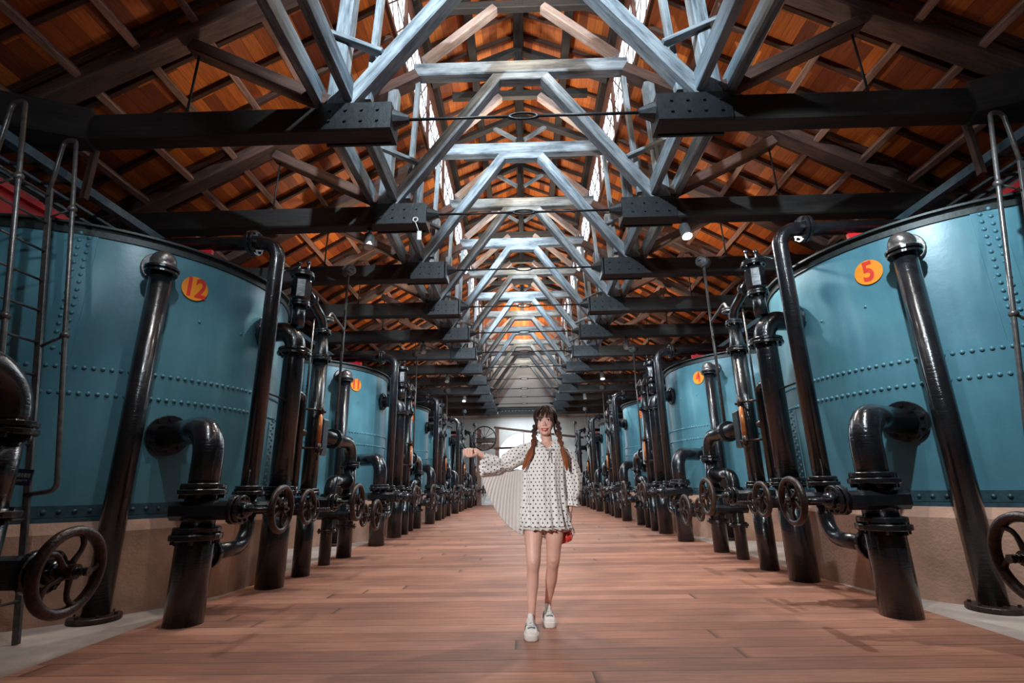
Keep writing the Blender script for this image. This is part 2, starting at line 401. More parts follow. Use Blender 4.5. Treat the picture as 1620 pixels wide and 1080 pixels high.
def roof_slab(x0, x1, zf, y0, y1, th=.09):
    z0, z1 = zf(x0), zf(x1)
    vs = [(x0, y0, z0), (x1, y0, z1), (x1, y1, z1), (x0, y1, z0), (x0, y0, z0 + th), (x1, y0, z1 + th), (x1, y1, z1 + th), (x0, y1, z0 + th)]
    fs = [(0, 3, 2, 1), (4, 5, 6, 7), (0, 1, 5, 4), (1, 2, 6, 5), (2, 3, 7, 6), (3, 0, 4, 7)]
    if x0 > x1: fs = [tuple(reversed(f)) for f in fs]
    return MB().add(vs, fs)
RAFY = [YF + .3 + .518 * k for k in range(int((YB - YF) / .518))]
for s in (-1, 1):
    o = struct(roof_slab(s * 1.98, s * (XW + .3), zr, YF, YB).build('ceiling', BOARDS))
    m = MB().beam((s * 2.0, 0, zr(2.0) - .045), (s * XW, 0, zr(XW) - .045), .06, .09).build('common_rafter', CRAFT, o)
    o2 = struct(roof_slab(s * .0, s * 2.06, zm, YF, YB).build('ceiling', BOARDS))
    m2 = MB().beam((0, 0, zm(0) - .04), (s * 2.04, 0, zm(2.04) - .04), .06, .08).build('common_rafter', CRAFT, o2)
    for k, y in enumerate(RAFY):
        for q, par in ((m, o), (m2, o2)):
            c = q if k == 0 else q.copy()
            if k: COL.objects.link(c); c.parent = par
            c.location = (0, y, 0)
# clerestory sides: plate, sill, posts, lattice, glass
for k, s in enumerate((-1, 1)):
    x = s * 1.97
    f = MB(); z0, z1 = 7.93, 9.30
    f.box((x - .04, YF, z0 - .10), (x + .04, YB, z0)); f.box((x - .025, YF, z1), (x + .04, YB, 9.72))
    y = 2.59
    while y < YB:
        f.box((x - .02, y - .03, z0), (x + .04, y + .03, z1)); y += 2.073
    o = struct(f.build('window_%d' % (k + 1), FRAMEM))
    l = MB(); y = YF + .2
    while y < YB - .1:
        l.beam((x, y - .5, z0), (x, y + .5, z1), .022, .010, (1, 0, 0)); l.beam((x, y + .5, z0), (x, y - .5, z1), .022, .010, (1, 0, 0)); y += .5
    l.box((x - .006, YF, (z0 + z1) / 2 - .008), (x + .006, YB, (z0 + z1) / 2 + .008))
    l.build('lattice', FRAMEM, o)
    MB().box((x + s * .03, YF, z0), (x + s * .036, YB, z1)).build('pane', GLASS, o)

# ------------------------------------------------------------------ long timbers
purl_x = [2.69, 3.32, 3.95, 4.58, 5.21, 5.84, 6.6, 7.3]
for s, sd in ((-1, 'left'), (1, 'right')):
    for i, px in enumerate(purl_x):
        o = MB().beam((s * px, YF, zr(px) - .15), (s * px, YB, zr(px) - .15), .085, .13, (s * S_, 0, 1)).build('purlin', PURL)
        tag(o, 'long brown purlin under the %s roof slope, %s from the aisle' % (sd, ORD[i]), 'purlin', 'purlins of the main roof')
    for i, px in enumerate((1.0, 1.88)):
        o = MB().beam((s * px, YF, zm(px) - .19), (s * px, YB, zm(px) - .19), .17, .20).build('purlin', DPURL)
        tag(o, 'dark purlin of the raised roof, %s side, %s' % (sd, ('halfway down the slope', 'at the eave above the lattice windows')[i]), 'purlin', 'purlins of the raised roof')
    for i, px in enumerate((1.98, 2.34)):
        o = MB().beam((s * px, YF, 5.36), (s * px, YB, 5.36), .095, .26).build('stringer_beam', STRING)
        tag(o, 'blue-grey stringer laid on the tie beams, %s side, %s of the pair' % (sd, ('inner', 'outer')[i]), 'beam', 'long stringers on the tie beams')
o = MB().beam((0, YF, 10.42), (0, YB, 10.42), .22, .24).build('ridge_beam', DPURL); tag(o, 'dark ridge beam running along the peak of the raised roof', 'beam')

# ------------------------------------------------------------------ trusses
TY0, TS = 4.736, 2.073
def make_truss():
    t = thing('roof_truss', '', 'truss', (0, TY0, 0), 'timber roof trusses')
    for s in (-1, 1):
        MB().beam((s * 1.52, 0, 5.0), (s * XW, 0, 5.0), .24, .32).build('tie_beam', TIMBERX, t)
        m = MB()                                            # iron shoe on the inner end of the tie
        m.box((s * 1.50, -.155, 4.83), (s * 2.28, -.122, 5.17)); m.box((s * 1.50, .122, 4.83), (s * 2.28, .155, 5.17))
        m.box((s * 1.47, -.155, 4.83), (s * 1.52, .155, 5.17))
        m.tube([(s * 1.50, 0, 5.05), (s * 1.30, 0, 5.05)], [.13, .045], 10, True, False)
        for kx in (1.62, 1.8, 1.98, 2.16):
            for z in (4.93, 5.07):
                m.tube([(s * kx, -.175, z), (s * kx, .175, z)], .018, 6, True, False)
        m.build('iron_shoe', SHOEM, t)
        MB().tube([(s * .13, 0, 5.05), (s * 1.34, 0, 5.05)], .017, 8).build('tie_rod', SHOEM, t)
        MB().beam((s * 2.10, 0, 5.12), (s * .40, 0, 7.52), .17, .22, (0, 1, 0)).build('main_strut', STRUTM, t)
        MB().beam((s * 6.45, 0, 5.02), (s * 1.72, 0, zr(1.72) - .34), .18, .25, (0, 1, 0)).build('principal_rafter', RAFT, t)
        MB().beam((s * 2.22, 0, 5.28), (s * 3.95, 0, zr(3.95) - .48), .15, .2, (0, 1, 0)).build('diagonal_brace', RAFT, t)
        MB().tube([(s * 3.9, 0, 5.1), (s * 3.88, 0, zr(3.9) - .45)], .014, 6).build('hanger_rod', SHOEM, t)
        MB().beam((s * 2.16, 0, 5.1), (s * 2.10, 0, zr(2.1) - .42), .17, .19, (0, 1, 0)).build('queen_post', STRUTM, t)
        MB().beam((s * 1.62, -.10, 5.9), (s * 2.45, -.10, 6.30), .05, .12, (0, 1, 0)).build('cleat', STRUTM, t)
        MB().beam((s * 1.80, .05, 5.35), (s * 1.72, .05, 7.6), .075, .11, (0, 1, 0)).build('stud', STRUTM, t)
        MB().beam((s * 1.62, 0, 7.95), (s * .42, 0, 9.06), .13, .17, (0, 1, 0)).build('upper_strut', PURL_X, t)
        MB().beam((s * .02, 0, zm(.02) - .30), (s * 1.92, 0, zm(1.92) - .30), .14, .17, (0, 1, 0)).build('raised_rafter', TIMBERX, t)
        MB().beam((s * .1, 0, 9.6), (s * .78, 0, 10.05), .09, .1, (0, 1, 0)).build('ridge_brace', STRUTM, t)
    MB().beam((-1.78, 0, 7.73), (1.78, 0, 7.73), .2, .25).build('collar_beam', STRUTM, t)
    MB().beam((-.46, 0, 7.54), (.46, 0, 7.54), .18, .13).build('bolster', STRUTM, t)
    MB().beam((-1.45, 0, 9.12), (1.45, 0, 9.12), .13, .16).build('upper_collar', TIMBERX, t)
    MB().beam((0, 0, 9.1), (0, 0, 10.3), .15, .15, (0, 1, 0)).build('king_post', TIMBERX, t)
    m = MB(); m.torus((0, 0, 5.05), (0, 1, 0), .10, .02, 20, 8); 
    for v in range(len(m.v)):
        x, y, z = m.v[v]; m.v[v] = (x * 1.6, y, 5.05 + (z - 5.05) * .42)
    m.build('turnbuckle', SHOEM, t)
    return t
PURL_X = wood('pale_brown_strut_timber', (.14, .09, .075), (.42, .33, .30), .6, 'x')
truss = make_truss()
for i in range(12):
    r = truss if i == 0 else dup(truss, (0, TY0 + TS * i, 0), '')
    r['label'] = 'timber roof truss with iron tie rod, %s counting away from the camera' % ORD[i]
    if i == 0: t0_truss = r
# thick scarf timbers and hanging posts on the nearest truss
for s, sd in ((-1, 'left'), (1, 'right')):
    o = MB().beam((s * 4.9, TY0 - .05, 4.99), (s * 7.6, TY0 - 1.15, 4.99), .3, .40).build('scarf_beam', TIMBERX)
    tag(o, 'thick dark bolted timber at the %s end of the nearest tie beam' % sd, 'beam')
    m = MB().beam((s * 4.97, TY0 + .1, 4.20), (s * 4.97, TY0 + .1, 4.84), .065, .065, (0, 1, 0)).build('hanging_post', RAFT)
    tag(m, 'short brown post under the nearest tie beam, %s side' % sd, 'post')

# ------------------------------------------------------------------ tanks
R_T, Z0, ZT, AX = 1.97, .785, 3.56, 5.29
CY0, CS = 6.08, 5.435
NUM = {-1: ['12', '11', '10', '9', '8'], 1: ['5', '4', '3', '2', '1']}
def ring(mb, r, z0, z1, n=96, r2=None, c=(0, 0), smooth=True):
    r2 = r2 or r; vs = []; 
    for z, rr in ((z0, r), (z1, r2)):
        for i in range(n): t = 2 * PI * i / n; vs.append((c[0] + rr * math.cos(t), c[1] + rr * math.sin(t), z))
    mb.add(vs, [(i, (i + 1) % n, n + (i + 1) % n, n + i) for i in range(n)], smooth)
def rivet(mb, th, z, r=.021, R=R_T):
    nx, ny = math.cos(th), math.sin(th)
    mb.ball((nx * R, ny * R, z), r, 8, 6, (1, 1, .8), True, (nx, ny, 0))
def digits(txt):
    c = bpy.data.curves.new('n', 'FONT'); c.body = txt; c.size = .30; c.align_x = 'CENTER'; c.align_y = 'CENTER'; c.extrude = 0.0; c.offset = .008
    o = bpy.data.objects.new('n', c); COL.objects.link(o)
    dg = bpy.context.evaluated_depsgraph_get(); me = bpy.data.meshes.new_from_object(o.evaluated_get(dg))
    bpy.data.objects.remove(o); return me
def wrap(me, thc, zc, R, sx=1.0):
    for v in me.vertices:
        a = thc + v.co.x * sx / R; z = zc + v.co.y
        v.co = (R * math.cos(a), R * math.sin(a), z)
def make_tank(s):
    cx0 = s * AX
    face = 0 if s < 0 else PI            # local angle of the aisle side
    sh = MB(); n = 128; ring(sh, R_T + .012, Z0 + .08, 2.20, n); ring(sh, R_T - .012, 2.18, ZT, n)
    # lap step and bands
    ring(sh, R_T + .012, 2.20, 2.203, n, R_T - .012, smooth=False)
    nn = int(PI * 2 * R_T / .068)
    for i in range(nn):
        th = 2 * PI * i / nn
        if math.cos(th - face) < -.35: continue
        rivet(sh, th, 2.15, R=R_T + .012); rivet(sh, th, 1.91, R=R_T + .012)
    for i in range(10):
        th = face + math.radians(-75 + i * 15) ; rivet(sh, th, 2.80, .016, R_T - .012)
    sg = -1 if s < 0 else 1
    for col in (0, 1):
        for k in range(16):
            rivet(sh, face + sg * math.radians(60.8 + col * 2.1), 2.28 + k * .078 + col * .039, .021, R_T - .002)
        for k in range(12):
            rivet(sh, face - sg * math.radians(9.3 + col * 2.1), .98 + k * .078 + col * .039, .020, R_T + .020)
    # vertical lap plates
    def vplate(th0, th1, z0, z1, R):
        vs = []; k = 6
        for i in range(k + 1):
            a = th0 + (th1 - th0) * i / k
            for rr in (R - .02, R): 
                for z in (z0, z1): vs.append((rr * math.cos(a), rr * math.sin(a), z))
        fs = []
        for i in range(k):
            o = i * 4; fs += [(o + 2, o + 6, o + 7, o + 3), (o + 1, o + 3, o + 7, o + 5), (o, o + 4, o + 6, o + 2)]
        fs += [(0, 2, 3, 1), (k * 4, k * 4 + 1, k * 4 + 3, k * 4 + 2)]
        sh.add(vs, fs)
    a0 = face + sg * math.radians(58.8); a1 = face + sg * math.radians(65.0); vplate(min(a0, a1), max(a0, a1), 2.2, ZT - .06, R_T - .002)
    a0 = face - sg * math.radians(7.4); a1 = face - sg * math.radians(13.4); vplate(min(a0, a1), max(a0, a1), Z0 + .1, 1.86, R_T + .020)
    t = bpy.data.objects.new('water_tank', None); COL.objects.link(t); t.location = (cx0, CY0, 0)
    sh.build('shell', TANK, t)
    rm = MB()
    ring(rm, R_T + .004, ZT - .085, ZT, n); ring(rm, R_T + .004, ZT, ZT + .002, n, R_T + .055, smooth=False); ring(rm, R_T + .055, ZT, ZT + .022, n)
    ring(rm, R_T + .055, ZT + .022, ZT + .023, n, R_T - .08, smooth=False); ring(rm, R_T - .08, ZT + .02, ZT - .09, n); ring(rm, R_T + .004, ZT - .086, ZT - .085, n, R_T - .02, smooth=False)
    rm.build('rim', RIMM, t)
    bt = MB(); ring(bt, R_T + .02, Z0 + .04, Z0 + .14, n); ring(bt, R_T + .02, Z0 + .14, Z0 + .142, n, R_T - .01, smooth=False)
    ring(bt, R_T + .06, Z0, Z0 + .035, n); ring(bt, R_T + .06, Z0 + .035, Z0 + .036, n, R_T + .01, smooth=False)
    for i in range(120):
        th = 2 * PI * i / 120
        if math.cos(th - face) > -.35: rivet(bt, th, Z0 + .09, .02, R_T + .02)
    bt.build('bottom_angle', ANGLEM, t)
    cv = MB().disc((0, 0, 3.40), (0, 0, 1), R_T - .02, .04, 64); cv.build('cover', RIMM, t)
    return t, face, sg
for s in (-1, 1):
    proto, face, sg = make_tank(s)
    tag(proto, '', 'tank', 'riveted filter tanks')
    pl = MB(); n = 24; off = math.radians(3)
    for rr0, z0, rr1, z1 in ((2.13, -.01, 2.13, Z0 - .09), (2.13, Z0 - .09, 2.07, Z0), (2.07, Z0, .3, Z0 + .001)):
        vs = []
        for z, rr in ((z0, rr0), (z1, rr1)):
            for i in range(n): t = 2 * PI * i / n + off; vs.append((rr * math.cos(t), rr * math.sin(t), z))
        pl.add(vs, [(i, (i + 1) % n, n + (i + 1) % n, n + i) for i in range(n)])
    tanks = [proto] + [dup(proto, (s * AX, CY0 + CS * i, 0), '') for i in range(1, 5)]
    for i in range(5):
        y = CY0 + CS * i; num = NUM[s][i]; c = tanks[i]
        c['label'] = 'blue riveted tank marked %s, %s in the %s row from the camera' % (num, ORD[i], 'left' if s < 0 else 'right')
        # number disc, wrapped round the shell
        thc = face + (-math.radians(33) if s < 0 else math.radians(33)); zc = 3.155; rad = .135; Rn = R_T + .002
        dm = bpy.data.meshes.new('number_disc'); vs = [(0, 0, 0)] + [(rad * math.cos(2 * PI * k / 40), rad * math.sin(2 * PI * k / 40), 0) for k in range(40)]
        dm.from_pydata(vs, [], [(0, k + 1, (k + 1) % 40 + 1) for k in range(40)]); wrap(dm, thc, zc, Rn); dm.materials.append(ORANGE)
        do = bpy.data.objects.new('number_disc', dm); COL.objects.link(do); do.parent = c; do['label'] = 'orange disc with a red number'
        nm = digits(num); wrap(nm, thc, zc, Rn + .003, .78); nm.materials.clear(); nm.materials.append(REDNUM)
        no = bpy.data.objects.new('numeral', nm); COL.objects.link(no); no.parent = do
        p = MB(); p.v = list(pl.v); p.f = list(pl.f); p.sm = list(pl.sm); po = p.build('tank_plinth', CONC); po.location = (s * AX, y, 0)
        tag(po, 'concrete plinth under tank %s, %s of the %s row' % (num, ORD[i], 'left' if s < 0 else 'right'), 'plinth', 'concrete tank plinths')
        # red girder over the tank
        m = MB(); X = s * 5.33; L = 1.86
        m.box((X - .07, -L, 4.00), (X + .07, L, 4.07)); m.box((X - .07, -L, 3.68), (X + .07, L, 3.71)); m.box((X - .012, -L, 3.71), (X + .012, L, 4.00))
        for yy in (-L + .15, L - .15): m.box((X - .08, yy - .06, 3.45), (X + .08, yy + .06, 3.68))
        o = m.build('steel_girder', RED); o.location = (0, y, 0); tag(o, 'red steel girder across tank %s, %s of the %s row' % (num, ORD[i], 'left' if s < 0 else 'right'), 'girder', 'red girders over the tanks')

# ------------------------------------------------------------------ pipework per tank
def col_side(s):
    """pipework prototypes for one side; x outwards from the aisle is s*a, y is relative to the tank centre"""
    P = lambda a, y, z: (s * a, y, z)
    out = {}; UP = (0, 0, 1); OX = (s, 0, 0)
    def valve(root, a, y, z, aw, R, r=.11, wheelmat=RUSTY, zs=.0):
        m = MB()                                            # gate valve body with bonnet and yoke towards the aisle
        m.beam(P(a + r * 1.4, y, z), P(a - .30, y, z), r * 2.35, r * 1.2, (0, 0, 1), .035)
        m.flange(P(a - .30, y, z), OX, r * .95, .05, 8, .013)
        m.flange(P(a - .36, y, z), OX, r * .95, .035, 8, .013)
        m.tube([P(a - .36, y, z), P(a - .44, y, z)], [r * .6, r * .38], 12)
        for q in (-1, 1):
            m.tube([P(a - .42, y + q * r * .45, z), P(aw + .14, y + q * r * .42, z), P(aw + .09, y, z)], .017, 8)
        m.tube([P(aw + .12, y, z), P(aw + .05, y, z)], .035, 10)
        m.tube([P(a - .4, y, z), P(aw - .02, y, z)], .016, 8)
        for k in range(7):
            m.disc(P(a - .46 - k * .022, y, z), OX, .024, .010, 8)
        g_ = m.build('gate_valve', BLACK, root)
        MB().wheel(P(aw, y, z), OX, R).build('handwheel', wheelmat, g_, label='round spoked iron handwheel')
        return g_
    # A: outlet pipe with low elbow into the tank
    t = thing('outlet_pipe', '', 'pipe', (0, 0, 0), 'outlet pipes beside the tanks'); a, y = 2.85, -1.66
    MB().tube([P(a, y, 0), P(a, y, .60), P(a, y, .64), P(a, y, .70)], [.145, .145, .12, .12], 24).build('standpipe', BLACK, t)
    m = MB(); m.pipe([P(a, y, .80), P(a, y, 1.565), P(3.66, -1.09, 1.565)], .122, .24, 20); m.build('elbow_pipe', BLACK, t)
    m = MB(); m.flange(P(a, y, .66), UP, .20, .05, 8, .024); m.flange(P(a, y, .715), UP, .18, .045, 0); m.build('flange', BLACK, t)
    m = MB(); m.flange(P(a, y, 1.02), UP, .19, .045, 8, .024); m.flange(P(a, y, 1.07), UP, .17, .04, 0); m.tube([P(a, y, .72), P(a, y, 1.0)], .13, 18); m.build('flange', BLACK, t)
    d = V((s * (3.66 - AX), -1.09, 0)).normalized()
    m = MB(); m.flange(V(P(3.66, -1.09, 1.565)) + d * .03, d, .20, .05, 10, .018); m.build('flange', BLACK, t)
    valve(t, a, y, .87, 2.15, .20, .125)
    m = MB(); m.disc(P(a, y + .21, .50), (0, 1, 0), .125, .05); m.tube([P(a, y, .50), P(a, y + .2, .50)], .105, 18)
    m.pipe([P(a, y + .2, .50), P(a, -.86, .50), P(a, -.86, .80)], .068, .2, 16); m.build('branch_elbow', BLACK, t)
    out['outlet_pipe'] = (t, 'black outlet pipe with low elbow into tank %s and handwheel')
    # P1: inlet pipe over the rim
    t = thing('inlet_pipe', '', 'pipe', (0, 0, 0), 'inlet pipes beside the tanks'); a, y = 2.88, -.86
    m = MB(); m.pipe([P(a, y, .99), P(a, y, 3.80), P(4.35, y, 3.80)], .082, .22, 18); m.build('riser', BLACK, t)
    m = MB(); m.flange(P(3.16, y, 3.80), OX, .15, .035, 6, .016); m.flange(P(3.205, y, 3.80), OX, .15, .035, 0); m.build('flange', BLACK, t)
    m = MB(); m.flange(P(a, y, 1.0), UP, .15, .04, 8, .015); m.flange(P(a, y, 1.05), UP, .13, .04, 0); m.tube([P(a, y, .74), P(a, y, .98)], .085, 16); m.build('flange', BLACK, t)
    valve(t, a, y, .86, 2.26, .175, .10)
    m = MB(); m.box(P(3.72, y - .02, ZT - .05), P(3.76, y + .02, 3.74)); m.box(P(3.60, y - .10, ZT + .03), P(3.88, y - .06, ZT + .12)); m.build('bracket', RED, t, label='small red bracket')
    out['inlet_pipe'] = (t, 'tall black inlet pipe bending over the rim of tank %s')
    # B: wide wash pipe with elbow into the tank top
    t = thing('wash_pipe', '', 'pipe', (0, 0, 0), 'wide wash pipes beside the tanks'); a, y = 2.90, -.15; xt = AX - math.sqrt(R_T ** 2 - y * y)
    MB().tube([P(a, y, 0), P(a, y, .98)], .15, 24).build('standpipe', BLACK, t)
    m = MB(); m.pipe([P(a, y, 1.0), P(a, y, 2.93), P(xt + .02, y, 2.93)], .122, .20, 22); m.build('riser', BLACK, t)
    for z in (1.0, 2.64):
        m = MB(); m.flange(P(a, y, z), UP, .20, .035, 10, .016); m.flange(P(a, y, z + .045), UP, .19, .035, 0); m.build('flange', BLACK, t)
    m = MB(); m.flange(P(xt - .03, y, 2.93), OX, .20, .05, 10, .016); m.build('flange', BLACK, t)
    m = MB(); m.tube([P(a, y, 3.0), P(a, y, 3.30)], .078, 16); m.flange(P(a, y, 3.28), UP, .13, .03, 8, .012); m.flange(P(a, y, 3.315), UP, .125, .03, 0)
    m.tube([P(a, y, 3.32), P(a, y, 3.37), P(a, y, 3.60), P(a, y, 3.65)], [.08, .125, .125, .09], 8, True, False)
    m.flange(P(a, y, 3.68), UP, .15, .03, 8, .012); m.flange(P(a, y, 3.715), UP, .14, .03, 0); m.ball(P(a, y, 3.72), .09, 14, 8, (1, 1, .6), True)
    for q in (-1, 1): m.tube([P(a + q * .06, y, 3.72), P(a + q * .06, y, 3.86)], .018, 8); m.ball(P(a + q * .06, y, 3.87), .03, 8, 6)
    m.tube([P(a + .06, y, 3.83), P(a + .40, y - .1, 3.66)], .014, 8)
    m.build('air_valve', BLACK, t)
    valve(t, a, y, .80, 2.48, .13, .09)
    m = MB(); m.pipe([P(a, y + .1, 2.18), P(a, y + .36, 2.18), P(a, y + .36, .98)], .05, .09, 12); m.disc(P(a, y + .36, 1.0), UP, .09, .04); m.build('side_standpipe', BLACK, t)
    m = MB(); m.tube([P(a, y - .08, 2.05), P(a, -.86, 2.06)], .012, 8); m.build('stay_bar', RUSTY, t)
    out['wash_pipe'] = (t, 'widest black pipe with top elbow and air valve at tank %s')
    # C: drain riser
    t = thing('air_pipe', '', 'pipe', (0, 0, 0), 'air pipes beside the tanks'); a, y = 2.87, .57
    MB().tube([P(a, y, 0), P(a, y, .8)], .108, 20).build('standpipe', BLACK, t)
    m = MB(); m.tube([P(a, y, .95), P(a, y, 2.74)], .10, 20); m.tube([P(a, y, 2.75), P(a, y, 2.82), P(a, y, 3.12)], [.10, .10, .072], 18); m.build('riser', BLACK, t)
    for z, r in ((.98, .15), (2.74, .15), (3.13, .115)):
        m = MB(); m.flange(P(a, y, z), UP, r, .03, 8, .013); m.flange(P(a, y, z + .036), UP, r * .94, .03, 0); m.build('flange', BLACK, t)
    m = MB(); m.pipe([P(a, y, 3.15), P(a, y, 3.30), P(a, -.03, 3.50)], .06, .2, 16); m.disc(P(a, .10, 3.45), (0, -1, .36), .10, .03); m.build('crossover_elbow', BLACK, t)
    m = MB(); m.pipe([P(a, y + .06, 3.10), P(a, y + .14, 3.40), P(a, y + .22, 3.52), P(a + .0, y + .78, 3.42)], .022, .08, 10); m.disc(P(a, y + .14, 3.36), UP, .085, .03); m.disc(P(a, y + .14, 3.40), UP, .075, .02); m.build('vent_tube', STEELP, t)
    m = MB(); m.box(P(a - .10, y + .06, 1.46), P(a + .14, y + .26, 1.95)); m.build('junction_box', BLACK, t, .02)
    valve(t, a, y, .86, 2.22, .235, .11)
    m = MB(); m.tube([P(a + .02, y - .28, 1.75), P(a + .02, y - .28, 3.25)], .013, 8); m.ball(P(a + .02, y - .28, 1.72), .05, 10, 8); m.build('pull_rod', STEELP, t)
    out['air_pipe'] = (t, 'black air pipe with crossover elbow and large handwheel at tank %s')
    # D/E: drain pair
    t = thing('drain_pipe', '', 'pipe', (0, 0, 0), 'drain pipes beside the tanks'); a = 2.92; yd, ye = 1.45, 2.24
    MB().tube([P(a, yd, 0), P(a, yd, .95)], .082, 18).build('standpipe', BLACK, t)
    MB().tube([P(a, ye, 0), P(a, ye, .95)], .115, 20).build('standpipe', BLACK, t)
    m = MB(); m.pipe([P(a, yd, .9), P(a, yd, 1.14), P(a, ye, 1.14)], .085, .16, 16); m.disc(P(a, ye - .15, 1.14), (0, 1, 0), .125, .04); m.build('low_elbow', BLACK, t)
    m = MB(); m.tube([P(a, ye, .94), P(a, ye, 1.36)], .10, 18); m.flange(P(a, ye, 1.38), UP, .155, .035, 6, .018); m.flange(P(a, ye, 1.425), UP, .15, .035, 0)
    m.pipe([P(a, ye, 1.4), P(a, ye, 1.74), P(a, .80, 1.74)], .10, .26, 18)
    m.flange(P(a, 1.42, 1.74), (0, 1, 0), .15, .035, 6, .018); m.flange(P(a, 1.375, 1.74), (0, 1, 0), .15, .035, 0); m.build('high_elbow', BLACK, t)
    for yy, rr in ((yd, .13), (ye, .165)):
        for z in (.92, .45):
            m = MB(); m.flange(P(a, yy, z), UP, rr, .037, 6, .014); m.build('flange', BLACK, t)
    valve(t, a, yd, .66, 2.40, .165, .09); valve(t, a, ye, .62, 2.44, .235, .12)
    out['drain_pipe'] = (t, 'pair of short black drain pipes joined by elbows beyond tank %s')
    # gauge pole
    t = thing('level_gauge', '', 'gauge', (0, 0, 0), 'level gauges on thin poles'); a, y = 2.90, 1.43
    MB().tube([P(a, y, 1.84), P(a, y, 4.40)], .021, 10).build('pole', STEELP, t)
    d = V((-s * .8, -.6, 0)); c = V(P(a, y, 4.47)); m = MB(); m.tube([c + d * .085, c - d * .085], .088, 24); m.disc(c + d * .09, d, .078, .012)
    m.build('gauge_head', GREYC, t)
    m = MB(); sx = d.cross(V(UP)); m.beam(c + d * .099 - sx * .035, c + d * .099 + sx * .035, .006, .014); m.build('pointer', BLACK, t)
    out['level_gauge'] = (t, 'round gauge head on a thin grey pole beside tank %s')
    # sight glass
    t = thing('sight_glass', '', 'gauge', (0, 0, 0), 'orange sight glasses'); a, y = 2.74, .44
    MB().tube([P(a, y, 1.57), P(a, y, 1.98)], .027, 12).build('glass_tube', BRONZE, t)
    for z, q in ((1.53, -1), (2.02, 1)):
        m = MB(); m.tube([P(a, y, z - .05), P(a, y, z + .06)], .034, 10); m.tube([P(a, y, z), P(2.90, .24, z)], .014, 8); m.tube([P(a, y + .12, z), P(a, y - .1, z)], .012, 8); m.ball(P(a, y + .12, z), .022, 8, 6)
        if q < 0: m.tube([P(a, y, 1.49), P(a, y, 1.38)], .012, 8)
        m.build('fitting', RUSTY, t)
    out['sight_glass'] = (t, 'orange sight glass tube on the pipes beside tank %s')
    # F: overflow pipe
    t = thing('overflow_pipe', '', 'pipe', (0, 0, 0), 'overflow pipes in front of the tanks'); a, y = 3.71, -1.50
    d = V((s * (a - AX), y, 0)).normalized(); pt = V((s * AX, 0, 0)) + d * (R_T - .02)
    m = MB(); m.tube([P(a, y, .02), P(a, y, 3.17)], .098, 20); m.build('downpipe', BLACK, t)
    m = MB(); m.tube([P(a, y, 3.17), P(a, y, 3.26)], .115, 18); m.ball(P(a, y, 3.27), .118, 18, 12); m.tube([V(P(a, y, 3.27)), pt + V((0, 0, 3.27))], .105, 18); m.disc(pt + d * .03 + V((0, 0, 3.27)), d, .16, .04); m.build('cap_elbow', STEELP, t)
    m = MB(); m.disc(P(a, y, 3.19), UP, .155, .03); m.disc(P(a, y, 3.15), UP, .145, .03); m.build('flange', BLACK, t)
    m = MB(); m.flange(P(a, y, .02), UP, .19, .04, 6, .014); m.build('base_flange', RUSTY, t)
    out['overflow_pipe'] = (t, 'black overflow downpipe with domed cap in front of tank %s')
    return out
for s in (-1, 1):
    protos = col_side(s)
    for k, (t, lab) in protos.items():
        for i in range(5):
            y = CY0 + CS * i
            c = t if i == 0 else dup(t, (0, y, 0), '')
            c.location = (0, y, 0); c['label'] = lab % ('%s, %s of %s row' % (NUM[s][i], ORD[i], 'left' if s < 0 else 'right'))
    # the drain pair of the next tank, beside the camera
    t, lab = protos['drain_pipe']
    c = dup(t, (s * .13, CY0 - CS, 0), 'pair of black drain pipes with a large handwheel at the %s foreground edge' % ('left' if s < 0 else 'right'))
    c.location.x = s * .20
    for ch in c.children:
        if ch.name.startswith('gate_valve'): ch.location.x -= s * .08

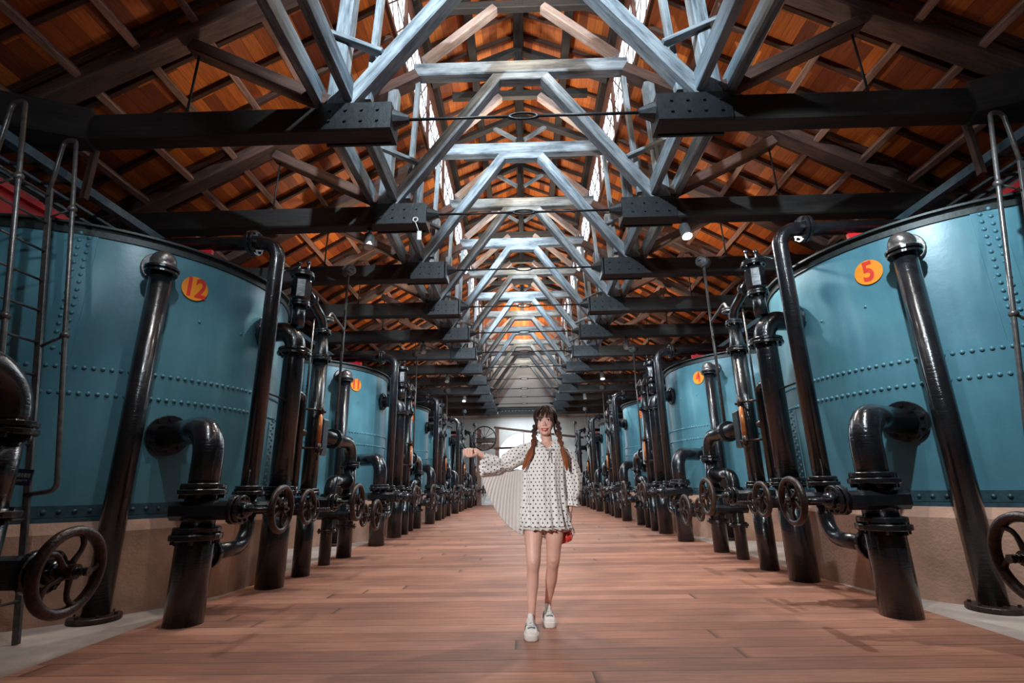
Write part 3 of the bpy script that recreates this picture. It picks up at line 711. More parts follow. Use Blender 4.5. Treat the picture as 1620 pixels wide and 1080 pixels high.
# ------------------------------------------------------------------ ladders, sign, trays
for s, sd, num in ((-1, 'left', '12'), (1, 'right', '5')):
    t = thing('tank_ladder', 'steel ladder with hooped handrails at the %s picture edge, against tank %s' % (sd, num), 'ladder', (0, 0, 0), 'tank ladders')
    yb, yt = 3.92, 3.42
    def lx(z): return s * (3.72 + .178 * z)
    for yy in (yb, yt):
        MB().beam((lx(0), yy, 0), (lx(3.72), yy, 3.72), .05, .022, (0, 1, 0)).build('stringer', STEELP, t)
        hx = lambda z: lx(z) - s * .22
        m = MB(); m.pipe([(lx(1.02) + s * .02, yy, 1.02), (hx(1.0), yy, 1.05), (hx(2.4), yy, 2.4), (hx(4.24), yy, 4.24), (hx(4.24) + s * .16, yy + .04, 4.27), (hx(3.7) + s * .30, yy + .07, 3.60)], .019, .06, 10)
        m.ball((hx(2.3), yy, 2.3), .035, 8, 6); m.ball((hx(3.50), yy, 3.50), .038, 8, 6)
        m.tube([(hx(2.3), yy, 2.3), (lx(2.2), yy, 2.2)], .012, 6); m.tube([(hx(3.5), yy, 3.5), (lx(3.42), yy, 3.42)], .010, 6); m.build('handrail', STEELP, t)
    for k in range(13):
        z = .28 + k * .28
        MB().tube([(lx(z), yt, z), (lx(z), yb, z)], .011, 8).build('rung', STEELP, t)
    if s < 0:
        m = MB(); m.box((-.085, -.004, -.06), (.085, .004, .06)); sg_ = m.build('warning_sign', SIGNB)
        tag(sg_, 'small navy warning sign with white lettering on the left ladder', 'sign')
        sg_.location = (-3.90, 3.86, 1.15); sg_.rotation_euler = (0, math.radians(4), math.radians(-14))
        for txt, sz, z in (('請勿攀爬', .036, .012), ('DO NOT CLIMB', .014, -.022)):
            c = bpy.data.curves.new('lettering', 'FONT'); c.body = txt; c.size = sz; c.align_x = 'CENTER'; c.align_y = 'CENTER'
            o = bpy.data.objects.new('tmp', c); COL.objects.link(o); dg = bpy.context.evaluated_depsgraph_get()
            me = bpy.data.meshes.new_from_object(o.evaluated_get(dg)); bpy.data.objects.remove(o)
            me.materials.clear(); me.materials.append(SIGNW)
            o = bpy.data.objects.new('lettering', me); COL.objects.link(o); o.parent = sg_; o.location = (0, -.0055, z); o.rotation_euler = (PI / 2, 0, 0)
    # cable tray running the length of the hall over the tanks
    t = thing('cable_tray', 'long blue-grey ladder-like tray above the %s row of tanks' % sd, 'tray')
    for k, xx in enumerate((5.18, 5.50, 5.72, 6.02)):
        MB().box((s * xx - (.05 if k in (0, 3) else .02), YF, 4.40), (s * xx + (.05 if k in (0, 3) else .02), YB, 4.50 if k in (0, 3) else 4.43)).build('rail', BLUEST, t)
    m = MB(); y = .5
    while y < YB: m.box((s * 5.18, y - .018, 4.40), (s * 6.02, y + .018, 4.42)); y += .36
    m.build('crossbars', STEELP, t)
    light('tray_fill', 'SPOT', (s * 3.0, 1.6, 3.7), 38, COOL, (s * 6.3, 6.6, 4.5), .05, 60, .6)  # added unseen light that picks out the tray from below

# ------------------------------------------------------------------ spot lamps
def lamp(i, x, z, lit, tgt, label, en=60, col=NEUT):
    y = TY0 + TS * i
    t = thing('spot_lamp', label, 'lamp', (x, y, z), 'spot lamps under the tie beams')
    d = (V(tgt) - V((x, y, z))).normalized()
    m = MB(); m.tube([-d * .13, -d * .10, d * .10, d * .115], [.05, .075, .082, .085], 20); m.build('housing', GREYC, t)
    MB().disc(d * .115, d, .070, .012, 20).build('lens', LAMPON if lit else LAMPOFF, t)
    m = MB(); m.tube([(0, 0, .05), (0, 0, 4.86 - z)], .012, 8); m.box((-.03, -.03, 4.80 - z), (.03, .03, 4.84 - z)); m.build('stem', BLACK, t)
    if lit:
        o = light('lamp_light', 'SPOT', V((x, y, z)) + d * .17, en, col, tgt, .035, 105, .5)
    return t
lamp(1, 2.42, 4.66, True, (2.6, 5.2, 0), 'lit spot lamp hanging right of the second truss', 260)
lamp(1, -2.36, 4.63, False, (-2.2, 6.2, 0), 'unlit grey spot lamp hanging left of the second truss')
lamp(4, -2.75, 4.63, False, (-2.4, 12, 0), 'unlit spot lamp hanging left of the fifth truss')
lamp(4, 2.75, 4.63, False, (2.4, 12, 0), 'unlit spot lamp hanging right of the fifth truss')
lamp(6, 2.72, 4.66, True, (2.7, 16, 0), 'lit spot lamp hanging right of the seventh truss', 220)
lamp(6, -2.72, 4.66, False, (-2.6, 15, 0), 'unlit spot lamp hanging left of the seventh truss')
lamp(8, -2.60, 4.66, True, (-2.8, 20, 0), 'lit spot lamp hanging left of the ninth truss', 220)
lamp(8, 2.60, 4.66, False, (2.6, 20, 0), 'unlit spot lamp hanging right of the ninth truss')
# the spot heads on the tie beams above and behind the camera
for x, y, tx, ty in ((-2.3, 2.6, -3.6, 6.0), (2.3, 2.6, 3.6, 6.4)):
    light('near_spot', 'SPOT', (x, y, 4.7), 500 if x > 0 else 105, COOL, (tx, ty, 1.7), .05, 88, .5)
for x, y, ty in ((-2.45, 8.9, 11.2), (2.45, 8.9, 11.6), (-2.45, 13.1, 16.6), (2.45, 13.1, 17), (-2.45, 19.3, 22.5), (2.45, 19.3, 22.5)):
    light('row_spot', 'SPOT', (x * .55, y, 4.6), 250, COOL, (x * 1.5, ty, 1.7), .06, 110, .6)
for s_, e_ in ((-1, 105), (1, 130)):
    light('row_lamp', 'SPOT', (s_ * 3.05, 4.1, 4.62), e_, NEUT, (s_ * 2.2, 5.0, 0), .03, 75, .5)
    light('row_lamp', 'SPOT', (s_ * 3.0, 9.4, 4.62), 170, NEUT, (s_ * 2.2, 10.2, 0), .03, 85, .5)
light('floor_spot', 'SPOT', (-2.3, 6.7, 4.6), 150, NEUT, (-2.4, 5.2, 0), .04, 80, .4)

# ------------------------------------------------------------------ far end: crane beam, line shaft, counter
t = thing('gantry_beam', 'perforated steel gantry beam spanning the hall before the far wall', 'beam', (0, 29.5, 0))
MB().box((-7.6, -.09, 5.46), (7.6, .09, 5.50)).build('top_flange', RIMM, t)
MB().box((-7.6, -.09, 5.04), (7.6, .09, 5.08)).build('bottom_flange', RIMM, t)
m = MB(); m.box((-7.6, -.012, 5.08), (7.6, .012, 5.46)); m.build('web', SHOEM, t)
m = MB(); 
for k in range(60): m.tube([(-5.9 + k * .2, -.03, 5.27), (-5.9 + k * .2, -.013, 5.27)], .03, 10)
m.build('rivet_row', GREYC, t)
t = thing('line_shaft', 'spoked iron pulley on a brown timber frame by the far wall', 'machine', (-2.30, 28.83, 0))
m = MB(); 
for xx in (-.30, .72): m.box((xx - .11, -.12, 0), (xx + .11, .12, 4.15))
m.box((-.42, -.14, 3.05), (.75, .14, 3.3)); m.build('frame', PURL, t)
m = MB(); m.torus((0, -.25, 3.62), (0, 1, 0), .66, .035, 40, 8)
for k in range(12): m.beam((0, -.25, 3.62), (.66 * math.cos(k * PI / 6), -.25, 3.62 + .66 * math.sin(k * PI / 6)), .03, .02, (0, 1, 0))
m.tube([(0, -.4, 3.62), (0, .1, 3.62)], .08, 12); m.build('pulley', SHOEM, t)
m = MB().box((-.45, -.3, 3.38), (.66, .1, 3.62)); m.build('bearing_block', RUSTY, t, .03)
o = MB().beam((-1.75, 28.58, 4.22), (3.3, 28.58, 3.55), .12, .05, (0, 1, 0)).build('drive_belt', CLOTHBELT); tag(o, 'brown drive belt sloping from the pulley, upper run', 'belt', 'drive belts')
o = MB().beam((-1.75, 28.58, 3.05), (1.2, 28.58, 3.10), .12, .04, (0, 1, 0)).build('drive_belt', CLOTHBELT); tag(o, 'brown drive belt beside the pulley, lower run', 'belt', 'drive belts')
m = MB(); m.box((-.9, -.3, 0), (.9, .3, 1.05)); m.box((-.95, -.34, 1.05), (.95, .34, 1.10)); o = m.build('counter', WHITEP, None, .01); o.location = (-1.9, 29.6, 0); tag(o, 'white counter standing by the arched opening in the far wall', 'counter')
# cord and hook hanging at the second truss
t = thing('hanging_hook', 'small white hook and tag hanging from the left of the second truss', 'hook', (-1.62, TY0 + TS, 0))
MB().torus((0, -.2, 4.86), (0, 1, 0), .035, .010, 16, 6).build('ring', WHITEP, t)
m = MB(); m.tube([(0, -.2, 4.83), (.06, -.2, 4.66)], .006, 6); m.box((.04, -.215, 4.52), (.10, -.185, 4.66)); m.build('tag', WHITEP, t)
# ------------------------------------------------------------------ the woman in the spotted dress
SKIN = simple('skin', (.72, .43, .35), .5, 0, 7, .10, .12, 60)
SKIN.node_tree.nodes['Principled BSDF'].inputs['Subsurface Weight'].default_value = .12
SKIN.node_tree.nodes['Principled BSDF'].inputs['Subsurface Radius'].default_value = (.012, .006, .004)
LIPS = simple('red_lips', (.50, .045, .05), .35, 0, 8, .05, 0)
TEETH = simple('teeth', (.8, .76, .72), .3, 0, 8, .03, 0)
EYEM = simple('dark_eye', (.015, .010, .008), .2, 0, 8, .05, 0)
SHOEW = simple('white_canvas', (.78, .75, .72), .7, 0, 9, .06, .15, 80)
SHOEB = simple('blue_grey_trim', (.10, .17, .21), .6, 0, 9, .06, .1)
BAGRED = None
def hair_mat():
    m, nt, b = mat('brown_hair'); tc = N(nt, 'ShaderNodeTexCoord'); sx = N(nt, 'ShaderNodeSeparateXYZ'); nt.links.new(tc.outputs['Object'], sx.inputs[0])
    mr = N(nt, 'ShaderNodeMapRange'); mr.inputs[1].default_value = 1.16; mr.inputs[2].default_value = 1.46; nt.links.new(sx.outputs[2], mr.inputs[0])
    c = ramp(nt, mr.outputs[0], [(0, (.36, .105, .035)), (.6, (.15, .045, .022)), (1, (.034, .017, .013))])
    nt.links.new(c, b.inputs['Base Color']); b.inputs['Roughness'].default_value = .62; b.inputs['Specular IOR Level'].default_value = .3
    bump(nt, b, noise(nt, coords(nt, (160, 160, 6)), 1.5, 3), .5, .003); return m
HAIR = hair_mat()
def dotted():
    m, nt, b = mat('white_spotted_cloth'); at_ = N(nt, 'ShaderNodeAttribute', attribute_name='wv'); sx = N(nt, 'ShaderNodeSeparateXYZ'); nt.links.new(at_.outputs['Vector'], sx.inputs[0])
    P = .036
    def op(o, a, bb=None, c=None):
        n = N(nt, 'ShaderNodeMath', operation=o)
        for i, q in enumerate((a, bb, c)):
            if q is None: continue
            if isinstance(q, (int, float)): n.inputs[i].default_value = q
            else: nt.links.new(q, n.inputs[i])
        return n.outputs[0]
    v = op('DIVIDE', sx.outputs[1], P * .74); fv = op('FLOOR', v); par = op('MULTIPLY', op('FLOORED_MODULO', fv, 2.0), .5)
    u = op('ADD', op('DIVIDE', sx.outputs[0], P), par)
    du = op('MULTIPLY', op('SUBTRACT', op('FRACT', u), .5), P); dv = op('MULTIPLY', op('SUBTRACT', op('FRACT', v), .5), P * .74)
    d = op('SQRT', op('ADD', op('MULTIPLY', du, du), op('MULTIPLY', dv, dv)))
    c = ramp(nt, d, [(0, (.02, .02, .025)), (.0046, (.02, .02, .025)), (.0056, (.80, .79, .78)), (1, (.80, .79, .78))])
    nt.links.new(c, b.inputs['Base Color']); b.inputs['Roughness'].default_value = .8
    b.inputs['Subsurface Weight'].default_value = .1; b.inputs['Subsurface Radius'].default_value = (.01, .01, .01)
    bump(nt, b, noise(nt, coords(nt, (1, 1, 1)), 38, 4), .35, .006); return m
DOTS = dotted()
def lining():
    m, nt, b = mat('thin_white_lining'); at_ = N(nt, 'ShaderNodeAttribute', attribute_name='wv'); sx = N(nt, 'ShaderNodeSeparateXYZ'); nt.links.new(at_.outputs['Vector'], sx.inputs[0])
    wv = N(nt, 'ShaderNodeMath', operation='FRACT'); nt.links.new(sx.outputs[0], wv.inputs[0])
    c = ramp(nt, wv.outputs[0], [(0, (.60, .57, .57)), (.08, (.62, .59, .59)), (.2, (.80, .78, .76)), (1, (.82, .80, .78))])
    nt.links.new(c, b.inputs['Base Color']); b.inputs['Roughness'].default_value = .8
    tr = N(nt, 'ShaderNodeBsdfTranslucent'); tr.inputs[0].default_value = (.8, .78, .76, 1); mx = N(nt, 'ShaderNodeMixShader'); mx.inputs[0].default_value = .3
    nt.links.new(b.outputs[0], mx.inputs[1]); nt.links.new(tr.outputs[0], mx.inputs[2]); nt.links.new(mx.outputs[0], nt.nodes['Material Output'].inputs[0]); return m
LINING = lining()
girl = thing('person', 'woman in a white spotted dress and white sneakers, one arm out holding her skirt', 'person', (.03, 4.08, 0))
def child(o, par=girl):
    o.parent = par; o.matrix_parent_inverse = Matrix.Translation(-V((.03, 4.08, 0))) if par is girl else Matrix.Identity(4); return o
def loft(mb, secs, n=20):
    """secs: (centre, rx, ry) rings lying in horizontal planes"""
    vs = []
    for (c, rx, ry) in secs:
        for j in range(n): t = 2 * PI * j / n; vs.append((c[0] + rx * math.cos(t), c[1] + ry * math.sin(t), c[2]))
    k = len(secs); fs = [(i * n + j, i * n + (j + 1) % n, (i + 1) * n + (j + 1) % n, (i + 1) * n + j) for i in range(k - 1) for j in range(n)]
    fs += [tuple(range(n - 1, -1, -1)), tuple(range((k - 1) * n, k * n))]
    mb.add(vs, fs, True)
def limb(mb, pts, n=18, sub=5):
    P_ = [V(p[:3]) for p in pts]; R_ = [p[3] for p in pts]; out = []; rr = []
    for i in range(len(P_) - 1):
        p0 = P_[max(i - 1, 0)]; p1 = P_[i]; p2 = P_[i + 1]; p3 = P_[min(i + 2, len(P_) - 1)]
        for k in range(sub):
            t = k / sub; out.append(.5 * ((2 * p1) + (p2 - p0) * t + (2 * p0 - 5 * p1 + 4 * p2 - p3) * t * t + (3 * p1 - p0 - 3 * p2 + p3) * t ** 3)); rr.append(R_[i] + (R_[i + 1] - R_[i]) * (t * t * (3 - 2 * t)))
    out.append(P_[-1]); rr.append(R_[-1]); mb.tube(out, rr, n); mb.ball(P_[0], R_[0] * .98, 14, 10); mb.ball(P_[-1], R_[-1] * .98, 14, 10)
b = MB()
loft(b, [((.07, 4.10, .80), .145, .095), ((.068, 4.105, .88), .152, .105), ((.07, 4.105, .97), .128, .092), ((.075, 4.10, 1.05), .112, .082), ((.08, 4.095, 1.14), .125, .09), ((.08, 4.095, 1.22), .138, .098), ((.082, 4.10, 1.29), .145, .075), ((.088, 4.105, 1.335), .115, .058), ((.10, 4.11, 1.365), .060, .050)])
limb(b, [(.112, 4.112, 1.33, .052), (.106, 4.10, 1.38, .044), (.10, 4.09, 1.45, .043)])
# head: skull, cheeks, jaw, chin, brow, nose, ears
b.ball((.10, 4.10, 1.560), 1, 28, 20, (.073, .088, .082))
b.ball((.094, 4.052, 1.502), 1, 24, 18, (.068, .062, .078))
b.ball((.093, 4.032, 1.453), 1, 20, 14, (.052, .046, .048)); b.ball((.092, 4.006, 1.425), 1, 14, 10, (.024, .019, .017))
for s in (-1, 1):
    b.ball((.088 + s * .037, 4.012, 1.483), 1, 14, 10, (.020, .016, .018)); b.ball((.088 + s * .032, 4.010, 1.544), 1, 14, 10, (.030, .018, .012))
    b.ball((.100 + s * .070, 4.085, 1.508), 1, 12, 10, (.012, .018, .030))
limb(b, [(.087, 4.000, 1.530, .007), (.087, 3.988, 1.504, .008), (.088, 3.980, 1.490, .0105)], 12)
for s in (-1, 1): b.ball((.088 + s * .011, 3.988, 1.487), 1, 10, 8, (.008, .009, .007))
b.ball((.088, 3.990, 1.452), 1, 14, 8, (.028, .012, .014))
# arms
limb(b, [(-.035, 4.10, 1.315, .046), (-.15, 4.07, 1.255, .040), (-.265, 4.02, 1.195, .034), (-.33, 3.985, 1.225, .033), (-.395, 3.955, 1.258, .022), (-.425, 3.945, 1.272, .021)])
limb(b, [(.205, 4.10, 1.31, .046), (.27, 4.12, 1.19, .040), (.318, 4.13, 1.06, .034), (.305, 4.12, .98, .033), (.272, 4.10, .87, .022), (.266, 4.095, .835, .021)])
# legs
limb(b, [(.002, 4.10, .86, .086), (-.012, 4.08, .76, .082), (-.022, 4.05, .66, .070), (-.025, 4.015, .56, .057), (-.026, 4.00, .49, .052), (-.032, 4.020, .42, .045), (-.038, 4.038, .34, .046), (-.044, 4.038, .24, .035), (-.048, 4.032, .16, .027), (-.050, 4.035, .10, .028), (-.052, 3.98, .065, .024)])
limb(b, [(.140, 4.10, .86, .086), (.143, 4.09, .76, .082), (.140, 4.085, .66, .069), (.130, 4.095, .56, .056), (.124, 4.10, .49, .051), (.118, 4.145, .42, .045), (.110, 4.20, .34, .045), (.098, 4.275, .24, .034), (.086, 4.34, .16, .027), (.084, 4.36, .10, .028), (.090, 4.30, .065, .024)])
b.ball((-.026, 3.962, .492), 1, 14, 10, (.026, .018, .030)); b.ball((.124, 4.062, .492), 1, 14, 10, (.026, .018, .030))
# right hand, loosely closed on the gathered cloth
b.ball((-.462, 3.945, 1.286), 1, 18, 12, (.044, .022, .026)); b.ball((-.500, 3.942, 1.292), 1, 16, 12, (.036, .020, .020))
for k, (x, z, ln) in enumerate(((-.536, 1.298, .95), (-.5155, 1.303, 1.05), (-.495, 1.303, 1.0), (-.4755, 1.299, .82))):
    limb(b, [(x + .012, 3.944, z - .002, .0100), (x, 3.920, z + .003, .0098), (x - .003, 3.896, z - .010 * ln, .0090), (x, 3.888, z - .034 * ln, .0083), (x + .004, 3.900, z - .050 * ln, .0076), (x + .005, 3.914, z - .052 * ln, .0070)], 12, 4)
limb(b, [(-.436, 3.940, 1.272, .014), (-.452, 3.915, 1.262, .0125), (-.476, 3.893, 1.252, .0105), (-.500, 3.884, 1.249, .0095), (-.512, 3.880, 1.249, .0085)], 12, 4)
# left hand hanging, holding the bag strap
b.ball((.262, 4.088, .795), 1, 16, 12, (.018, .034, .042))
for k, (dy, ln) in enumerate(((-.027, .95), (-.009, 1.05), (.009, 1.0), (.026, .8))):
    limb(b, [(.262, 4.088 + dy, .770, .0100), (.266, 4.086 + dy, .770 - .034 * ln, .0094), (.258, 4.084 + dy, .770 - .055 * ln, .0086), (.243, 4.084 + dy, .770 - .052 * ln, .0078), (.236, 4.084 + dy, .770 - .036 * ln, .0072)], 12, 4)
limb(b, [(.256, 4.060, .812, .013), (.246, 4.046, .788, .0110), (.240, 4.046, .762, .0098), (.238, 4.052, .744, .0086)], 12, 4)
body = child(b.build('body', SKIN))
rm = body.modifiers.new('remesh', 'REMESH'); rm.mode = 'VOXEL'; rm.voxel_size = .0032; rm.use_smooth_shade = True
sm = body.modifiers.new('smooth', 'SMOOTH'); sm.factor = .5; sm.iterations = 5
for s, x in ((-1, .057), (1, .120)):
    z = 1.5215 + (.003 if s > 0 else 0); m = MB()
    m.ball((x, 3.9970, z), 1, 16, 12, (.0150, .008, .0062)); w_ = child(m.build('eye', TEETH))
    m = MB(); m.ball((x, 3.9905, z), 1, 12, 10, (.0062, .003, .0060)); m.build('iris', EYEM, w_)
    m = MB(); m.tube([(x - .018, 3.993, z + .001), (x - .008, 3.9865, z + .0068), (x + .006, 3.986, z + .0072), (x + .018, 3.993, z + .002)], [.001, .0024, .0024, .001], 8); child(m.build('eyelash', EYEM))
    m = MB(); m.tube([(x - .020, 3.993, z + .018), (x, 3.988, z + .023), (x + .020, 3.994, z + .019)], [.0015, .003, .0015], 8); child(m.build('eyebrow', HAIR))
A = [(.058, 3.990, 1.462), (.072, 3.979, 1.4555), (.0885, 3.975, 1.454), (.105, 3.979, 1.4565), (.119, 3.991, 1.464)]; B_ = [(.058, 3.990, 1.462), (.072, 3.980, 1.446), (.0885, 3.975, 1.440), (.105, 3.980, 1.447), (.119, 3.991, 1.464)]
m = MB(); m.tube(A, [.001, .0030, .0034, .0030, .001], 10); m.tube(B_, [.001, .0036, .0044, .0036, .001], 10); child(m.build('lips', LIPS))
m = MB(); m.tube([(.068, 3.984, 1.4535), (.0885, 3.979, 1.4485), (.109, 3.984, 1.4545)], [.002, .0052, .002], 10); child(m.build('teeth', TEETH))

def vattr(me, vals):
    a = me.attributes.new('wv', 'FLOAT_VECTOR', 'POINT'); a.data.foreach_set('vector', [c for v in vals for c in v])
def sheet(name, rows, wv, m, closed=True, thick=.003, par=girl):
    nr = len(rows); nc = len(rows[0]); vs = [p for r in rows for p in r]; fs = []
    for i in range(nr - 1):
        for j in range(nc if closed else nc - 1):
            j2 = (j + 1) % nc; fs.append((i * nc + j, i * nc + j2, (i + 1) * nc + j2, (i + 1) * nc + j))
    mb = MB(); mb.add(vs, fs, True); o = mb.build(name, m); o_me = o.data
    a = o_me.attributes.get('wv'); 
    if a: o_me.attributes.remove(a)
    vattr(o_me, [p for r in wv for p in r])
    sd = o.modifiers.new('solid', 'SOLIDIFY'); sd.thickness = thick; sd.offset = 0
    return child(o, par)
# bodice and skirt
rows = []; wvs = []; n = 144
# t, cx, cy, rx, ry, z
prof = [(0, .108, 4.085, .082, .064, 1.366), (.05, .098, 4.090, .122, .078, 1.352), (.10, .088, 4.095, .158, .092, 1.330), (.16, .082, 4.098, .172, .108, 1.285), (.25, .078, 4.098, .170, .118, 1.215), (.40, .074, 4.098, .166, .128, 1.10), (.55, .072, 4.10, .168, .140, .99), (.75, .073, 4.10, .178, .155, .86), (.9, .074, 4.10, .184, .163, .775), (1.0, .075, 4.10, .188, .168, .722)]
NR = 46
def pr(t):
    for a, b_ in zip(prof, prof[1:]):
        if t <= b_[0] + 1e-9:
            u = (t - a[0]) / (b_[0] - a[0]); return [a[k] + (b_[k] - a[k]) * u for k in range(1, 6)]
for i in range(NR + 1):
    t = i / NR; cx_, cy_, rx, ry, z = pr(t); row = []; wr = []
    for j in range(n):
        th = 2 * PI * j / n; fr_ = max(0, -math.sin(th)); 
        fold = .013 * t * math.sin(th * 11 + 1.3 * math.sin(t * 4)) + .007 * t * math.sin(th * 23 + 2)
        zz = z; 
        if t < .16 and fr_ > 0: zz = z + (1 - t / .16) * (.022 - .095 * (1 - min(1, abs(math.cos(th)) ** .9)) )
        bk = max(0, math.sin(th)) * .085 * t ** 2; zz -= bk
        if i == NR: zz += .010 * abs(math.sin(th * 12))
        x = cx_ + (rx + fold) * math.cos(th); y = cy_ + (ry + fold) * math.sin(th)
        row.append((x, y, zz)); wr.append((th * .185, zz, 0))
    rows.append(row); wvs.append(wr)
dress = sheet('dress', rows, wvs, DOTS)
# frill along the hem
rows = []; wvs = []
for i in range(4):
    row = []; wr = []
    for j in range(n * 2):
        th = 2 * PI * j / (n * 2); t = 1
        fold = .013 * math.sin(th * 11 + 1.3 * math.sin(4)) + .007 * math.sin(th * 23 + 2) + .007 * i / 3 * math.sin(th * 48)
        zz = .726 - .014 * i / 3 * 1.2 - max(0, math.sin(th)) * .085 - .006 * (i == 3) * math.cos(th * 24)
        row.append((.075 + (.190 + fold + .002 * i) * math.cos(th), 4.10 + (.170 + fold + .002 * i) * math.sin(th), zz)); wr.append((.55, .5, 0))
    rows.append(row); wvs.append(wr)
sheet('hem_frill', rows, wvs, LINING)
# sleeves
def sleeve(pts, fold_n, amp, n=72):
    P_ = [V(p[:3]) for p in pts]; rows = []; wvs = []; L = 0; sub = 5; C = []; R_ = []
    for i in range(len(P_) - 1):
        p0 = P_[max(i - 1, 0)]; p1 = P_[i]; p2 = P_[i + 1]; p3 = P_[min(i + 2, len(P_) - 1)]
        for k in range(sub + (i == len(P_) - 2)):
            t = k / sub; C.append(.5 * ((2 * p1) + (p2 - p0) * t + (2 * p0 - 5 * p1 + 4 * p2 - p3) * t * t + (3 * p1 - p0 - 3 * p2 + p3) * t ** 3)); R_.append(pts[i][3] + (pts[i + 1][3] - pts[i][3]) * (t * t * (3 - 2 * t)))
    a = (C[1] - C[0]).orthogonal().normalized()
    for i, c in enumerate(C):
        t = (C[min(i + 1, len(C) - 1)] - C[max(i - 1, 0)]).normalized(); a = (a - t * a.dot(t)).normalized(); bb = t.cross(a)
        if i: L += (c - C[i - 1]).length
        row = []; wr = []
        for j in range(n):
            th = 2 * PI * j / n; u = i / (len(C) - 1); r = R_[i] * (1 + amp * math.sin(th * fold_n + 2 * u) + amp * .5 * math.sin(th * (fold_n * 2 + 1) - 5 * u))
            p = c + (a * math.cos(th) + bb * math.sin(th)) * r; row.append(p); wr.append((th * .075, L, 0))
        rows.append(row); wvs.append(wr)
    return rows, wvs
r_, w_ = sleeve([(.00, 4.10, 1.285, .075), (-.06, 4.09, 1.285, .070), (-.13, 4.07, 1.255, .074), (-.20, 4.045, 1.215, .070), (-.255, 4.01, 1.190, .046), (-.275, 4.00, 1.190, .044)], 7, .06); sheet('sleeve', r_, w_, DOTS)
r_, w_ = sleeve([(-.262, 4.005, 1.190, .046), (-.29, 4.00, 1.185, .060), (-.34, 3.985, 1.185, .070), (-.405, 3.960, 1.190, .078)], 6, .10); sheet('sleeve_cuff', r_, w_, DOTS)
r_, w_ = sleeve([(.19, 4.10, 1.275, .072), (.235, 4.11, 1.245, .070), (.275, 4.12, 1.17, .070), (.300, 4.125, 1.08, .070), (.302, 4.12, .99, .062), (.288, 4.11, .925, .042), (.284, 4.105, .91, .040)], 7, .06); sheet('sleeve', r_, w_, DOTS)
r_, w_ = sleeve([(.285, 4.107, .920, .042), (.283, 4.103, .90, .052), (.279, 4.10, .868, .060)], 8, .12); sheet('sleeve_cuff', r_, w_, DOTS)
# skirt panel thrown out to the side, pale lining showing
Cc = [(-.412, 1.150), (-.405, 1.09), (-.385, 1.00), (-.350, .925), (-.295, .83), (-.232, .745), (-.165, .69), (-.098, .655)]
def curve(s_):
    f = s_ * (len(Cc) - 1); i = min(int(f), len(Cc) - 2); u = f - i
    p0 = Cc[max(i - 1, 0)]; p1 = Cc[i]; p2 = Cc[i + 1]; p3 = Cc[min(i + 2, len(Cc) - 1)]
    return [.5 * (2 * p1[k] + (p2[k] - p0[k]) * u + (2 * p0[k] - 5 * p1[k] + 4 * p2[k] - p3[k]) * u * u + (3 * p1[k] - p0[k] - 3 * p2[k] + p3[k]) * u ** 3) for k in (0, 1)]
nu, nv = 120, 30; rows = []; wvs = []
for i in range(nv + 1):
    v = i / nv; row = []; wr = []
    for j in range(nu + 1):
        u = j / nu; tx, tz = -.412 + .32 * u, 1.150 - .004 * math.sin(u * 20); ex, ez = curve(u)
        x = tx + (ex - tx) * v; z = tz + (ez - tz) * v; x -= .018 * math.sin(v * PI) * (1 - u) * u * 2
        y = 3.975 + .13 * u + .03 * v + .0030 * math.sin(u * 2 * PI * 17 + 1.5 * math.sin(u * 9)) * (.25 + .75 * v) + .010 * math.sin(u * 7 + v * 3) * v
        if i == nv: z -= .004 * math.sin(u * 2 * PI * 34)
        row.append((x, y, z)); wr.append((u * 17, v, 0))
    rows.append(row); wvs.append(wr)
sheet('skirt_panel', rows, wvs, LINING, False, .002)
m = MB(); m.ball((.122, 3.985, 1.292), .010, 10, 8)
for s, dx, dz in ((-1, -.014, -.085), (1, .012, -.10)):
    m.tube([(.122, 3.984, 1.292), (.122 + dx * .6, 3.978, 1.26), (.122 + dx, 3.974, 1.292 + dz)], [.003, .0045, .003], 8)
    m.tube([(.122, 3.984, 1.292), (.122 + s * .022, 3.978, 1.305), (.122 + s * .030, 3.978, 1.290), (.122, 3.984, 1.290)], .0035, 8)
child(m.build('neck_ribbon', LINING))
# hair
h = MB(); c0 = V((.103, 4.108, 1.560)); E_ = V((.088, .098, .096))
def sk(th, ph, k=1.0):     # th around z (0 = towards camera, + to image right), ph from the crown
    return c0 + V((E_.x * math.sin(ph) * math.sin(th), -E_.y * math.sin(ph) * math.cos(th), E_.z * math.cos(ph))) * k
vs = []; fs = []; nn, mm = 40, 22
for i in range(mm + 1):
    for j in range(nn):
        th = -PI + 2 * PI * j / nn; front = max(0, math.cos(th)); lim = 2.35 - 1.55 * front ** .8 if front > 0 else 2.35
        ph = lim * i / mm; p = sk(th, ph, 1.0 + .012 * math.sin(th * 17 + 3 * ph)); vs.append(p)
fs = [(i * nn + j, (i + 1) * nn + j, (i + 1) * nn + (j + 1) % nn, i * nn + (j + 1) % nn) for i in range(mm) for j in range(nn)]
h.add(vs, fs, True)
rr = random.Random(3)
for k in range(64):          # locks drawn from the parting to the sides
    s = -1 if k % 2 else 1; th0 = s * rr.uniform(.02, .35); th1 = s * rr.uniform(1.15, 2.7); pts = []; rs = []
    e = rr.uniform(1.9, 2.3)
    for i in range(9):
        u = i / 8; pts.append(sk(th0 + (th1 - th0) * (u ** .7), .25 + (e - .25) * u, 1.015 + .02 * math.sin(u * PI) + rr.uniform(-.006, .006))); rs.append(.004 + .006 * math.sin(u * PI))
    h.tube(pts, rs, 7)
